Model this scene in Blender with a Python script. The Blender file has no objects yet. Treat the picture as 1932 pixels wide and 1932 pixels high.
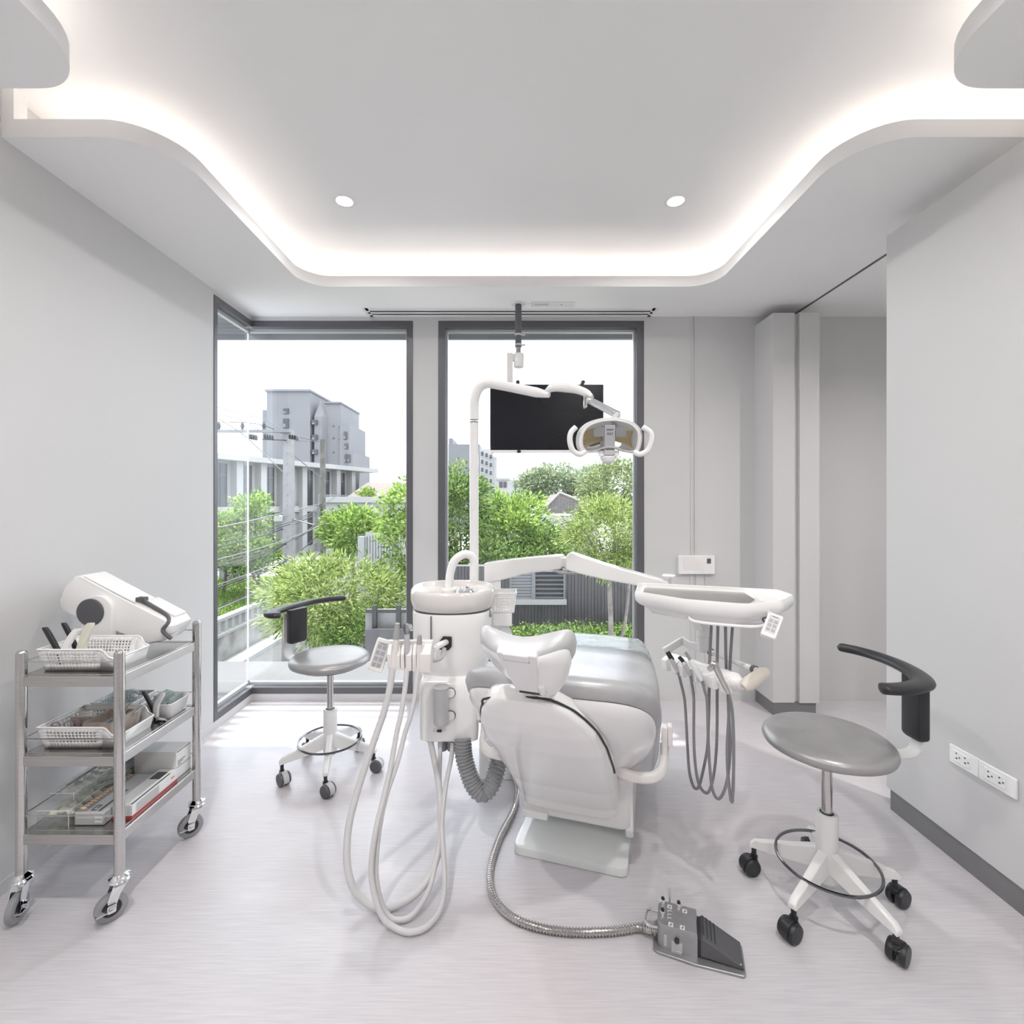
import bpy, bmesh, math, random
import numpy as np
from mathutils import Vector, Matrix, noise

random.seed(7)
rng = np.random.default_rng(7)
sc = bpy.context.scene
col = sc.collection
PI = math.pi

# ------------------------------------------------------------------ camera
F, CX, CY, CAMH = 912.0, 960.0, 945.0, 1.4          # focal length / principal point for a 1932 px frame
cam = bpy.data.cameras.new('camera')
cam.sensor_width = 36.0
cam.lens = F / 1932.0 * 36.0
cam.shift_x = (966 - CX) / 1932.0
cam.shift_y = -(966 - CY) / 1932.0
cam.clip_start, cam.clip_end = 0.05, 400
camo = bpy.data.objects.new('camera', cam)
camo.location = (0, 0, CAMH)
camo.rotation_euler = (PI / 2, 0, 0)
col.objects.link(camo)
sc.camera = camo

# ------------------------------------------------------------------ view + light of the place
sc.view_settings.view_transform = 'Standard'
sc.view_settings.look = 'None'
sc.view_settings.gamma = 1.0
sc.view_settings.use_curve_mapping = False
sc.view_settings.exposure = 0.0
sc.cycles.max_bounces = 10
sc.cycles.diffuse_bounces = 5
sc.cycles.glossy_bounces = 3
sc.cycles.transparent_max_bounces = 16
sc.cycles.caustics_reflective = False
sc.cycles.caustics_refractive = False
sc.cycles.sample_clamp_indirect = 6.0
sc.cycles.adaptive_threshold = 0.025

SKY, SUN, COVE, DOWN, DOWNW = 3.7, 7.5, 20.0, 22.0, 6.2
w = bpy.data.worlds.new('sky'); sc.world = w
w.use_nodes = True
nt = w.node_tree
bg = nt.nodes['Background']
tc = nt.nodes.new('ShaderNodeTexCoord')
nz = nt.nodes.new('ShaderNodeTexNoise'); nz.inputs['Scale'].default_value = 2.2; nz.inputs['Detail'].default_value = 4
rp = nt.nodes.new('ShaderNodeValToRGB')
rp.color_ramp.elements[0].position = 0.38; rp.color_ramp.elements[0].color = (0.80, 0.86, 0.985, 1)
rp.color_ramp.elements[1].position = 0.62; rp.color_ramp.elements[1].color = (0.93, 0.95, 1.0, 1)
nt.links.new(tc.outputs['Generated'], nz.inputs['Vector'])
nt.links.new(nz.outputs['Fac'], rp.inputs['Fac'])
nt.links.new(rp.outputs['Color'], bg.inputs['Color'])
bg.inputs['Strength'].default_value = SKY

sl = bpy.data.lights.new('sun', 'SUN'); sl.energy = SUN; sl.angle = 0.02; sl.color = (1.0, 0.96, 0.88)
so = bpy.data.objects.new('sun', sl); col.objects.link(so)
so.location = (0, 20, 40)
so.rotation_euler = Vector((0.06, -0.27, -0.96)).to_track_quat('-Z', 'Y').to_euler()

# ------------------------------------------------------------------ helpers
def P(px, py, Y):
    """point at depth Y seen at photo pixel (px, py)"""
    return Vector(((px - CX) * Y / F, Y, CAMH - (py - CY) * Y / F))

WM = {}
def wm(o):
    return WM.get(o.name, Matrix.Identity(4)) if o else Matrix.Identity(4)

def tag(o, label=None, cat=None, group=None, kind=None):
    if label: o['label'] = label
    if cat: o['category'] = cat
    if group: o['group'] = group
    if kind: o['kind'] = kind
    return o

def thing(name, label, cat, loc=(0, 0, 0), rz=0.0, group=None, kind=None):
    o = bpy.data.objects.new(name, None)
    o.empty_display_size = 0.1
    col.objects.link(o)
    o.location = loc; o.rotation_euler = (0, 0, rz)
    WM[o.name] = Matrix.Translation(Vector(loc)) @ Matrix.Rotation(rz, 4, 'Z')
    return tag(o, label, cat, group, kind)

def T(x=0, y=0, z=0): return Matrix.Translation((x, y, z))
def R(a, ax): return Matrix.Rotation(a, 4, ax)

def frame(o, x, y, z):
    """matrix with columns x, y, z and origin o"""
    x, y, z = Vector(x).normalized(), Vector(y).normalized(), Vector(z).normalized()
    m = Matrix.Identity(4)
    for i in range(3):
        m[i][0], m[i][1], m[i][2], m[i][3] = x[i], y[i], z[i], o[i]
    return m

def spline(pts, n=8, closed=False):
    """Catmull-Rom through pts (any dimension)"""
    pts = [Vector(p) for p in pts]
    out = []
    N = len(pts)
    segs = N if closed else N - 1
    for i in range(segs):
        if closed:
            p0, p1, p2, p3 = pts[(i - 1) % N], pts[i], pts[(i + 1) % N], pts[(i + 2) % N]
        else:
            p1, p2 = pts[i], pts[i + 1]
            p0 = pts[i - 1] if i > 0 else p1 * 2 - p2
            p3 = pts[i + 2] if i + 2 < N else p2 * 2 - p1
        for k in range(n):
            t = k / n
            out.append(0.5 * ((2 * p1) + (p2 - p0) * t + (2 * p0 - 5 * p1 + 4 * p2 - p3) * t * t + (3 * p1 - p0 - 3 * p2 + p3) * t ** 3))
    if not closed: out.append(pts[-1].copy())
    return out

def resample(pts, step):
    out = [pts[0].copy()]; acc = 0.0
    for a, b in zip(pts, pts[1:]):
        d = (b - a).length; pos = step - acc
        while pos <= d and d > 0:
            out.append(a.lerp(b, pos / d)); pos += step
        acc = (acc + d) % step
    return out
def lerp(a, b, t): return a + (b - a) * t
def interp(tab, x):
    """piecewise linear table [(x, y...)]"""
    if x <= tab[0][0]: return tab[0][1:] if len(tab[0]) > 2 else tab[0][1]
    for a, b in zip(tab, tab[1:]):
        if x <= b[0]:
            t = (x - a[0]) / (b[0] - a[0])
            v = [lerp(p, q, t) for p, q in zip(a[1:], b[1:])]
            return v if len(v) > 1 else v[0]
    return tab[-1][1:] if len(tab[-1]) > 2 else tab[-1][1]

def rrect(hx, hy, r, n=5, cx=0, cy=0):
    out = []
    for sx, sy, a0 in ((1, 1, 0), (-1, 1, 90), (-1, -1, 180), (1, -1, 270)):
        for k in range(n + 1):
            a = math.radians(a0 + 90 * k / n)
            out.append((cx + sx * (hx - r) + r * math.cos(a), cy + sy * (hy - r) + r * math.sin(a)))
    return out

def rpoly(pts, rad, n=6):
    """round the corners of a 2-D polygon; rad float or list"""
    out = []
    N = len(pts)
    for i in range(N):
        r = rad[i] if isinstance(rad, (list, tuple)) else rad
        p = Vector(pts[i][:2]); a = Vector(pts[i - 1][:2]); b = Vector(pts[(i + 1) % N][:2])
        if r <= 1e-6:
            out.append((p.x, p.y)); continue
        da, db = (a - p), (b - p)
        la, lb = da.length, db.length
        da.normalize(); db.normalize()
        ang = math.acos(max(-1, min(1, da.dot(db))))
        d = min(r / max(math.tan(ang / 2), 1e-3), la * 0.48, lb * 0.48)
        s, e = p + da * d, p + db * d
        for k in range(n + 1):
            t = k / n
            q = s * (1 - t) ** 2 + p * 2 * t * (1 - t) + e * t * t
            out.append((q.x, q.y))
    return out

def superell(hx, hy, p=2.6, n=32, cx=0, cy=0):
    out = []
    for k in range(n):
        a = 2 * PI * k / n
        c, s = math.cos(a), math.sin(a)
        out.append((cx + hx * math.copysign(abs(c) ** (2 / p), c), cy + hy * math.copysign(abs(s) ** (2 / p), s)))
    return out

class MB:
    """collects pieces of one part; build() links them as ONE mesh object"""
    def __init__(s, M=None):
        s.v, s.f, s.M = [], [], (M.copy() if M else Matrix.Identity(4))
    def add(s, vs, fs, M=None):
        b = len(s.v)
        m = s.M @ M if M else s.M
        s.v += [m @ Vector(p) for p in vs]
        s.f += [[i + b for i in q] for q in fs]
        return s
    def box(s, x0, x1, y0, y1, z0, z1, M=None):
        vs = [(x, y, z) for z in (z0, z1) for x, y in ((x0, y0), (x1, y0), (x1, y1), (x0, y1))]
        return s.add(vs, [(3, 2, 1, 0), (4, 5, 6, 7), (0, 1, 5, 4), (1, 2, 6, 5), (2, 3, 7, 6), (3, 0, 4, 7)], M)
    def cbox(s, c, d, M=None):
        return s.box(c[0] - d[0] / 2, c[0] + d[0] / 2, c[1] - d[1] / 2, c[1] + d[1] / 2, c[2] - d[2] / 2, c[2] + d[2] / 2, M)
    def prism(s, poly, a, b, axis='z', M=None):
        n = len(poly)
        def q(p, h):
            return {'z': (p[0], p[1], h), 'y': (p[0], h, p[1]), 'x': (h, p[0], p[1])}[axis]
        vs = [q(p, a) for p in poly] + [q(p, b) for p in poly]
        fs = [list(range(n))[::-1], list(range(n, 2 * n))] + [(i, (i + 1) % n, n + (i + 1) % n, n + i) for i in range(n)]
        return s.add(vs, fs, M)
    def rings(s, rings, closed=True, cap0=True, cap1=True, M=None):
        """rings: list of equal-length lists of points"""
        n = len(rings[0]); vs = [p for r in rings for p in r]; fs = []
        for i in range(len(rings) - 1):
            for k in range(n if closed else n - 1):
                a, b = i * n + k, i * n + (k + 1) % n
                fs.append((a, b, b + n, a + n))
        if cap0: fs.append(list(range(n))[::-1])
        if cap1: fs.append(list(range((len(rings) - 1) * n, len(rings) * n)))
        return s.add(vs, fs, M)
    def tube(s, pts, r, n=10, cap=True, closed=False, M=None, sec=None):
        pts = [Vector(p) for p in pts]
        N = len(pts)
        rs = r if isinstance(r, (list, tuple)) else [r] * N
        tang = []
        for i in range(N):
            if closed: t = pts[(i + 1) % N] - pts[i - 1]
            else: t = pts[min(i + 1, N - 1)] - pts[max(i - 1, 0)]
            if t.length < 1e-9: t = Vector((0, 0, 1))
            tang.append(t.normalized())
        up = Vector((0, 0, 1)) if abs(tang[0].z) < 0.9 else Vector((0, 1, 0))
        nrm = (up - tang[0] * up.dot(tang[0])).normalized()
        rings = []
        for i in range(N):
            if i:
                q = tang[i - 1].rotation_difference(tang[i]); nrm = (q @ nrm)
                nrm = (nrm - tang[i] * nrm.dot(tang[i])).normalized()
            bn = tang[i].cross(nrm)
            if sec: rings.append([pts[i] + nrm * (b * rs[i]) + bn * (a * rs[i]) for a, b in sec])
            else: rings.append([pts[i] + (nrm * math.cos(2 * PI * k / n) + bn * math.sin(2 * PI * k / n)) * rs[i] for k in range(n)])
        if closed: rings.append(rings[0]); return s.rings(rings, cap0=False, cap1=False, M=M)
        return s.rings(rings, cap0=cap, cap1=cap, M=M)
    def cyl(s, a, b, r, n=20, M=None): return s.tube([a, b], r, n, M=M)
    def lathe(s, prof, n=28, M=None, cap=True):
        rs = [[(r * math.cos(2 * PI * k / n), r * math.sin(2 * PI * k / n), z) for k in range(n)] for r, z in prof]
        return s.rings(rs, cap0=cap, cap1=cap, M=M)
    def ball(s, c, r, n=14, M=None, sc3=(1, 1, 1)):
        rs = []
        for i in range(n // 2 + 1):
            a = -PI / 2 + PI * i / (n // 2); rr = max(math.cos(a), 1e-3)
            rs.append([(c[0] + r * sc3[0] * rr * math.cos(2 * PI * k / n), c[1] + r * sc3[1] * rr * math.sin(2 * PI * k / n), c[2] + r * sc3[2] * math.sin(a)) for k in range(n)])
        return s.rings(rs, M=M)
    def build(s, name, mat, parent=None, smooth=35, bevel=0.0, seg=2, subd=0, solid=0.0, label=None, cat=None, group=None, kind=None, weld=True):
        inv = wm(parent).inverted() if parent else Matrix.Identity(4)
        me = bpy.data.meshes.new(name)
        me.from_pydata([inv @ p for p in s.v], [], s.f)
        bm = bmesh.new(); bm.from_mesh(me)
        if weld: bmesh.ops.remove_doubles(bm, verts=bm.verts, dist=1e-6)
        bmesh.ops.recalc_face_normals(bm, faces=bm.faces)
        bm.to_mesh(me); bm.free()
        o = bpy.data.objects.new(name, me); col.objects.link(o)
        me.materials.append(MAT[mat] if isinstance(mat, str) else mat)
        if parent:
            o.parent = parent; WM[o.name] = wm(parent)
        else: WM[o.name] = Matrix.Identity(4)
        if smooth:
            me.polygons.foreach_set('use_smooth', [True] * len(me.polygons))
            if not subd: me.set_sharp_from_angle(angle=math.radians(smooth))
        if solid:
            md = o.modifiers.new('solid', 'SOLIDIFY'); md.thickness = solid; md.offset = 0
        if bevel:
            md = o.modifiers.new('bevel', 'BEVEL'); md.width = bevel; md.segments = seg; md.limit_method = 'ANGLE'; md.angle_limit = math.radians(40); md.harden_normals = False
        if subd:
            md = o.modifiers.new('subd', 'SUBSURF'); md.levels = subd; md.render_levels = subd
        return tag(o, label, cat, group, kind)

def share(src, name, parent, M):
    """another object with src's mesh, placed by M in the parent's space"""
    o = bpy.data.objects.new(name, src.data); col.objects.link(o)
    o.parent = parent; o.matrix_local = M
    WM[o.name] = wm(parent)
    return o

def text_part(txt, size, M, name, mat, parent, extrude=0.0004, align='CENTER'):
    cu = bpy.data.curves.new('txt', 'FONT'); cu.body = txt; cu.size = size; cu.extrude = extrude
    cu.align_x = align; cu.align_y = 'CENTER'; cu.resolution_u = 2
    t = bpy.data.objects.new('txt', cu); col.objects.link(t)
    bpy.context.view_layer.update()
    dg = bpy.context.evaluated_depsgraph_get()
    me = bpy.data.meshes.new_from_object(t.evaluated_get(dg))
    bpy.data.objects.remove(t); bpy.data.curves.remove(cu)
    me.transform(wm(parent).inverted() @ M)
    me.materials.clear(); me.materials.append(MAT[mat])
    o = bpy.data.objects.new(name, me); col.objects.link(o); o.parent = parent
    WM[o.name] = wm(parent)
    return o

def copy_tree(o, parent=None, name=None):
    c = o.copy(); col.objects.link(c); c.parent = parent
    if name: c.name = name
    for ch in list(o.children): copy_tree(ch, c)
    return c

# ------------------------------------------------------------------ materials
MAT = {}
def mat(name, rgb, rough=0.5, metal=0.0, spec=0.5, var=0.03, vscale=6.0, bump=0.0, bscale=60.0, coat=0.0, stretch=None, emit=None, estr=0.0, trans=0.0, rgb2=None, aniso=0.0):
    m = bpy.data.materials.new(name); m.use_nodes = True
    t = m.node_tree; b = t.nodes['Principled BSDF']
    b.inputs['Base Color'].default_value = (*rgb, 1)
    b.inputs['Roughness'].default_value = rough
    b.inputs['Metallic'].default_value = metal
    b.inputs['Specular IOR Level'].default_value = spec
    b.inputs['Coat Weight'].default_value = coat
    b.inputs['Coat Roughness'].default_value = 0.08
    if emit:
        b.inputs['Emission Color'].default_value = (*emit, 1); b.inputs['Emission Strength'].default_value = estr
    tc = t.nodes.new('ShaderNodeTexCoord'); mp = t.nodes.new('ShaderNodeMapping')
    t.links.new(tc.outputs['Object'], mp.inputs['Vector'])
    if stretch: mp.inputs['Scale'].default_value = stretch
    if var or rgb2:
        n = t.nodes.new('ShaderNodeTexNoise'); n.inputs['Scale'].default_value = vscale; n.inputs['Detail'].default_value = 5
        t.links.new(mp.outputs['Vector'], n.inputs['Vector'])
        r = t.nodes.new('ShaderNodeValToRGB')
        lo = tuple(max(0, c * (1 - var)) for c in rgb); hi = rgb2 or tuple(min(1, c * (1 + var)) for c in rgb)
        r.color_ramp.elements[0].position = 0.35; r.color_ramp.elements[0].color = (*lo, 1)
        r.color_ramp.elements[1].position = 0.65; r.color_ramp.elements[1].color = (*hi, 1)
        t.links.new(n.outputs['Fac'], r.inputs['Fac']); t.links.new(r.outputs['Color'], b.inputs['Base Color'])
    if bump:
        n2 = t.nodes.new('ShaderNodeTexNoise'); n2.inputs['Scale'].default_value = bscale; n2.inputs['Detail'].default_value = 4
        t.links.new(mp.outputs['Vector'], n2.inputs['Vector'])
        bp = t.nodes.new('ShaderNodeBump'); bp.inputs['Strength'].default_value = bump; bp.inputs['Distance'].default_value = 0.01
        t.links.new(n2.outputs['Fac'], bp.inputs['Height']); t.links.new(bp.outputs['Normal'], b.inputs['Normal'])
    MAT[name] = m
    return m

mat('wall_paint', (0.62, 0.615, 0.615), 0.6, var=0.012, vscale=1.2, bump=0.02, bscale=180)
mat('ceiling_paint', (0.89, 0.885, 0.885), 0.7, var=0.01, vscale=1.0)
mat('frame_dark', (0.125, 0.125, 0.135), 0.38, metal=0.3, var=0.04, vscale=3)
mat('frame_light', (0.62, 0.63, 0.65), 0.35, metal=0.4)
mat('plinth_grey', (0.20, 0.195, 0.20), 0.45, var=0.05)
mat('white_plastic', (0.87, 0.865, 0.86), 0.22, var=0.01, coat=0.3)
mat('white_enamel', (0.89, 0.885, 0.88), 0.16, var=0.008, coat=0.5)
mat('white_paint_metal', (0.80, 0.80, 0.79), 0.3, var=0.01)
mat('warm_plastic', (0.83, 0.80, 0.785), 0.35, var=0.015)
mat('cream_plastic', (0.76, 0.70, 0.62), 0.4, var=0.02)
mat('gloss_plate', (0.74, 0.76, 0.755), 0.05, var=0.005, coat=0.6)
mat('bowl_ceramic', (0.76, 0.735, 0.715), 0.12, var=0.01, coat=0.6)
mat('grey_leather', (0.47, 0.47, 0.48), 0.36, metal=0.25, var=0.03, vscale=20, bump=0.03, bscale=260)
mat('stool_leather', (0.35, 0.345, 0.345), 0.33, metal=0.35, var=0.03, vscale=20, bump=0.03, bscale=260)
mat('grey_leather_light', (0.56, 0.56, 0.575), 0.36, metal=0.2, var=0.02, vscale=20, bump=0.03, bscale=260)
mat('black_plastic', (0.022, 0.022, 0.025), 0.36, var=0.1)
mat('black_rubber', (0.035, 0.034, 0.036), 0.55, var=0.1)
mat('dark_grey', (0.095, 0.095, 0.105), 0.42, var=0.05)
mat('mid_grey', (0.30, 0.30, 0.31), 0.4, var=0.03)
mat('light_grey', (0.55, 0.55, 0.56), 0.4, var=0.02)
mat('grip_grey', (0.38, 0.39, 0.385), 0.5, var=0.02)
mat('dark_chrome', (0.20, 0.20, 0.21), 0.14, metal=1.0, var=0.0)
mat('chrome', (0.86, 0.86, 0.87), 0.07, metal=1.0, var=0.0)
mat('steel', (0.60, 0.585, 0.575), 0.13, metal=1.0, var=0.05, vscale=30, stretch=(1, 1, 12))
mat('steel_brushed', (0.56, 0.545, 0.53), 0.26, metal=1.0, var=0.06, vscale=20, stretch=(0.4, 14, 14))
mat('steel_box', (0.42, 0.42, 0.43), 0.42, metal=0.85, var=0.04, vscale=30)
mat('hose_light', (0.66, 0.65, 0.655), 0.42, var=0.02)
mat('hose_grey', (0.235, 0.235, 0.25), 0.45, var=0.03)
mat('duct_grey', (0.33, 0.335, 0.345), 0.5, var=0.03)
mat('screen', (0.008, 0.009, 0.013), 0.25, spec=0.35, var=0.15, vscale=2)
mat('print_dark', (0.11, 0.11, 0.125), 0.5)
mat('print_grey', (0.36, 0.355, 0.37), 0.5)
mat('print_pink', (0.72, 0.36, 0.42), 0.6)
mat('print_red', (0.48, 0.09, 0.09), 0.5)
mat('paper_white', (0.80, 0.80, 0.79), 0.6)
mat('card_grey', (0.52, 0.525, 0.53), 0.5)
mat('cardboard', (0.42, 0.355, 0.30), 0.75, var=0.08, vscale=40)
mat('gold_tooth', (0.72, 0.52, 0.38), 0.35, var=0.15, vscale=80)
mat('gloves_cream', (0.86, 0.84, 0.68), 0.55, var=0.06, vscale=30)
mat('cream_handle', (0.70, 0.69, 0.58), 0.35, var=0.03)
mat('blue_grey', (0.28, 0.35, 0.40), 0.45, var=0.15, vscale=30)
mat('mauve', (0.38, 0.28, 0.31), 0.3, var=0.2, vscale=30)
mat('sage', (0.42, 0.50, 0.48), 0.45, var=0.08)

def clear_mat(name, tint, refl=0.06, rough=0.02, opac=0.0):
    """thin transparent sheet: mostly lets light through, reflects by angle"""
    m = bpy.data.materials.new(name); m.use_nodes = True
    t = m.node_tree; t.nodes.clear()
    o = t.nodes.new('ShaderNodeOutputMaterial'); tr = t.nodes.new('ShaderNodeBsdfTransparent'); gl = t.nodes.new('ShaderNodeBsdfGlossy')
    ge = t.nodes.new('ShaderNodeNewGeometry'); dt = t.nodes.new('ShaderNodeVectorMath'); dt.operation = 'DOT_PRODUCT'
    t.links.new(ge.outputs['Incoming'], dt.inputs[0]); t.links.new(ge.outputs['Normal'], dt.inputs[1])
    def mth(op, a, b):
        n = t.nodes.new('ShaderNodeMath'); n.operation = op
        for i, x in enumerate((a, b)):
            if x is None: continue
            if isinstance(x, (int, float)): n.inputs[i].default_value = x
            else: t.links.new(x, n.inputs[i])
        return n.outputs[0]
    ab = mth('ABSOLUTE', dt.outputs['Value'], None); iv = mth('SUBTRACT', 1.0, ab); pw = mth('POWER', iv, 5.0)
    fr = mth('MULTIPLY_ADD', pw, 0.55); fr.node.inputs[2].default_value = 0.025
    mx = t.nodes.new('ShaderNodeMixShader')
    tr.inputs['Color'].default_value = (*tint, 1); gl.inputs['Roughness'].default_value = rough
    gl.inputs['Color'].default_value = (0.9, 0.9, 0.9, 1)
    t.links.new(fr, mx.inputs['Fac']); t.links.new(tr.outputs['BSDF'], mx.inputs[1]); t.links.new(gl.outputs['BSDF'], mx.inputs[2])
    last = mx
    if opac:
        df = t.nodes.new('ShaderNodeBsdfDiffuse'); df.inputs['Color'].default_value = (0.85, 0.87, 0.87, 1)
        nz = t.nodes.new('ShaderNodeTexNoise'); nz.inputs['Scale'].default_value = 9
        ma = t.nodes.new('ShaderNodeMath'); ma.operation = 'MULTIPLY'; ma.inputs[1].default_value = opac * 2
        t.links.new(nz.outputs['Fac'], ma.inputs[0])
        m2 = t.nodes.new('ShaderNodeMixShader')
        t.links.new(ma.outputs[0], m2.inputs['Fac']); t.links.new(mx.outputs[0], m2.inputs[1]); t.links.new(df.outputs[0], m2.inputs[2])
        last = m2
    t.links.new(last.outputs[0], o.inputs['Surface'])
    MAT[name] = m
clear_mat('glass', (0.97, 0.985, 0.98))
clear_mat('acrylic', (0.975, 0.98, 0.98), opac=0.09)
clear_mat('plastic_film', (0.93, 0.96, 0.96), opac=0.22)
clear_mat('lamp_shield', (0.94, 0.94, 0.95), opac=0.03)

def dichroic():
    m = bpy.data.materials.new('reflector'); m.use_nodes = True
    t = m.node_tree; t.nodes.clear()
    o = t.nodes.new('ShaderNodeOutputMaterial'); tr = t.nodes.new('ShaderNodeBsdfTranslucent'); gl = t.nodes.new('ShaderNodeBsdfGlossy'); df = t.nodes.new('ShaderNodeBsdfDiffuse')
    nz = t.nodes.new('ShaderNodeTexNoise'); nz.inputs['Scale'].default_value = 8; rp = t.nodes.new('ShaderNodeValToRGB')
    rp.color_ramp.elements[0].color = (0.93, 0.76, 0.36, 1); rp.color_ramp.elements[1].color = (0.96, 0.87, 0.60, 1)
    t.links.new(nz.outputs['Fac'], rp.inputs['Fac'])
    for n in (tr, df): t.links.new(rp.outputs['Color'], n.inputs['Color'])
    gl.inputs['Roughness'].default_value = 0.15; gl.inputs['Color'].default_value = (0.9, 0.75, 0.4, 1)
    a = t.nodes.new('ShaderNodeMixShader'); a.inputs['Fac'].default_value = 0.35
    b = t.nodes.new('ShaderNodeMixShader'); b.inputs['Fac'].default_value = 0.2
    t.links.new(tr.outputs[0], a.inputs[1]); t.links.new(df.outputs[0], a.inputs[2]); t.links.new(a.outputs[0], b.inputs[1]); t.links.new(gl.outputs[0], b.inputs[2])
    t.links.new(b.outputs[0], o.inputs['Surface']); MAT['reflector'] = m
dichroic()
def shell_mat():
    m = bpy.data.materials.new('lamp_shell'); m.use_nodes = True
    t = m.node_tree; t.nodes.clear()
    o = t.nodes.new('ShaderNodeOutputMaterial'); tr = t.nodes.new('ShaderNodeBsdfTranslucent'); pb = t.nodes.new('ShaderNodeBsdfPrincipled')
    nz = t.nodes.new('ShaderNodeTexNoise'); rp = t.nodes.new('ShaderNodeValToRGB')
    rp.color_ramp.elements[0].color = (0.80, 0.80, 0.80, 1); rp.color_ramp.elements[1].color = (0.84, 0.84, 0.84, 1)
    t.links.new(nz.outputs['Fac'], rp.inputs['Fac']); t.links.new(rp.outputs['Color'], tr.inputs['Color']); t.links.new(rp.outputs['Color'], pb.inputs['Base Color'])
    pb.inputs['Roughness'].default_value = 0.3
    a = t.nodes.new('ShaderNodeMixShader'); a.inputs['Fac'].default_value = 0.35
    t.links.new(pb.outputs[0], a.inputs[1]); t.links.new(tr.outputs[0], a.inputs[2]); t.links.new(a.outputs[0], o.inputs['Surface']); MAT['lamp_shell'] = m
shell_mat()
def emit_mat(name, rgb, s):
    m = bpy.data.materials.new(name); m.use_nodes = True
    t = m.node_tree; t.nodes.clear()
    o = t.nodes.new('ShaderNodeOutputMaterial'); e = t.nodes.new('ShaderNodeEmission')
    e.inputs['Color'].default_value = (*rgb, 1); e.inputs['Strength'].default_value = s
    t.links.new(e.outputs[0], o.inputs['Surface']); MAT[name] = m
emit_mat('led_cove', (1.0, 0.90, 0.81), COVE)
emit_mat('led_down', (1.0, 0.96, 0.90), DOWN)

def floor_material():
    m = bpy.data.materials.new('floor_vinyl'); m.use_nodes = True
    t = m.node_tree; b = t.nodes['Principled BSDF']
    tc = t.nodes.new('ShaderNodeTexCoord')
    def nz(scale, st, det=6):
        mp = t.nodes.new('ShaderNodeMapping'); mp.inputs['Scale'].default_value = st
        n = t.nodes.new('ShaderNodeTexNoise'); n.inputs['Scale'].default_value = scale; n.inputs['Detail'].default_value = det
        t.links.new(tc.outputs['Object'], mp.inputs['Vector']); t.links.new(mp.outputs['Vector'], n.inputs['Vector'])
        return n
    a = nz(6, (1.2, 34, 1)); c = nz(1.1, (1, 1, 1), 2)
    r1 = t.nodes.new('ShaderNodeValToRGB')
    r1.color_ramp.elements[0].position = 0.34; r1.color_ramp.elements[0].color = (0.56, 0.545, 0.575, 1)
    r1.color_ramp.elements[1].position = 0.66; r1.color_ramp.elements[1].color = (0.64, 0.622, 0.645, 1)
    t.links.new(a.outputs['Fac'], r1.inputs['Fac'])
    r2 = t.nodes.new('ShaderNodeValToRGB')
    r2.color_ramp.elements[0].position = 0.42; r2.color_ramp.elements[0].color = (1, 1, 1, 1)
    r2.color_ramp.elements[1].position = 0.62; r2.color_ramp.elements[1].color = (1.0, 0.965, 0.95, 1)
    t.links.new(c.outputs['Fac'], r2.inputs['Fac'])
    mx = t.nodes.new('ShaderNodeMix'); mx.data_type = 'RGBA'; mx.blend_type = 'MULTIPLY'; mx.inputs['Factor'].default_value = 1
    t.links.new(r1.outputs['Color'], mx.inputs['A']); t.links.new(r2.outputs['Color'], mx.inputs['B'])
    t.links.new(mx.outputs['Result'], b.inputs['Base Color'])
    b.inputs['Roughness'].default_value = 0.27
    b.inputs['Specular IOR Level'].default_value = 0.5
    bp = t.nodes.new('ShaderNodeBump'); bp.inputs['Strength'].default_value = 0.03; bp.inputs['Distance'].default_value = 0.004
    t.links.new(a.outputs['Fac'], bp.inputs['Height']); t.links.new(bp.outputs['Normal'], b.inputs['Normal'])
    MAT['floor_vinyl'] = m
floor_material()

def leaf_mat(name, c0, c1, trans=0.45):
    m = bpy.data.materials.new(name); m.use_nodes = True
    t = m.node_tree; t.nodes.clear()
    o = t.nodes.new('ShaderNodeOutputMaterial'); g = t.nodes.new('ShaderNodeNewGeometry')
    r = t.nodes.new('ShaderNodeValToRGB')
    r.color_ramp.elements[0].position = 0.1; r.color_ramp.elements[0].color = (*c0, 1)
    r.color_ramp.elements[1].position = 0.9; r.color_ramp.elements[1].color = (*c1, 1)
    t.links.new(g.outputs['Random Per Island'], r.inputs['Fac'])
    d = t.nodes.new('ShaderNodeBsdfPrincipled'); d.inputs['Roughness'].default_value = 0.55; d.inputs['Specular IOR Level'].default_value = 0.12
    tr = t.nodes.new('ShaderNodeBsdfTranslucent')
    t.links.new(r.outputs['Color'], d.inputs['Base Color']); t.links.new(r.outputs['Color'], tr.inputs['Color'])
    mx = t.nodes.new('ShaderNodeMixShader'); mx.inputs['Fac'].default_value = trans
    t.links.new(d.outputs[0], mx.inputs[1]); t.links.new(tr.outputs[0], mx.inputs[2])
    t.links.new(mx.outputs[0], o.inputs['Surface']); MAT[name] = m
leaf_mat('leaf_lime', (0.075, 0.14, 0.022), (0.46, 0.54, 0.20), .36)  # leaf tones also carry the crown's shaded gaps and highlights
leaf_mat('leaf_green', (0.035, 0.095, 0.018), (0.29, 0.40, 0.12), .36)
leaf_mat('leaf_fresh', (0.06, 0.15, 0.02), (0.42, 0.55, 0.15), .38)
leaf_mat('leaf_pale', (0.10, 0.16, 0.06), (0.42, 0.46, 0.25), .36)
leaf_mat('leaf_hazed', (0.15, 0.20, 0.12), (0.36, 0.42, 0.27))  # distance haze put into the paler leaf colour
leaf_mat('grass_blade', (0.068, 0.135, 0.016), (0.149, 0.211, 0.043))
mat('bark_pale', (0.182, 0.161, 0.147), 0.8, var=0.25, vscale=14, bump=0.3)
mat('bark', (0.091, 0.073, 0.059), 0.85, var=0.25, vscale=14, bump=0.3)
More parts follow.
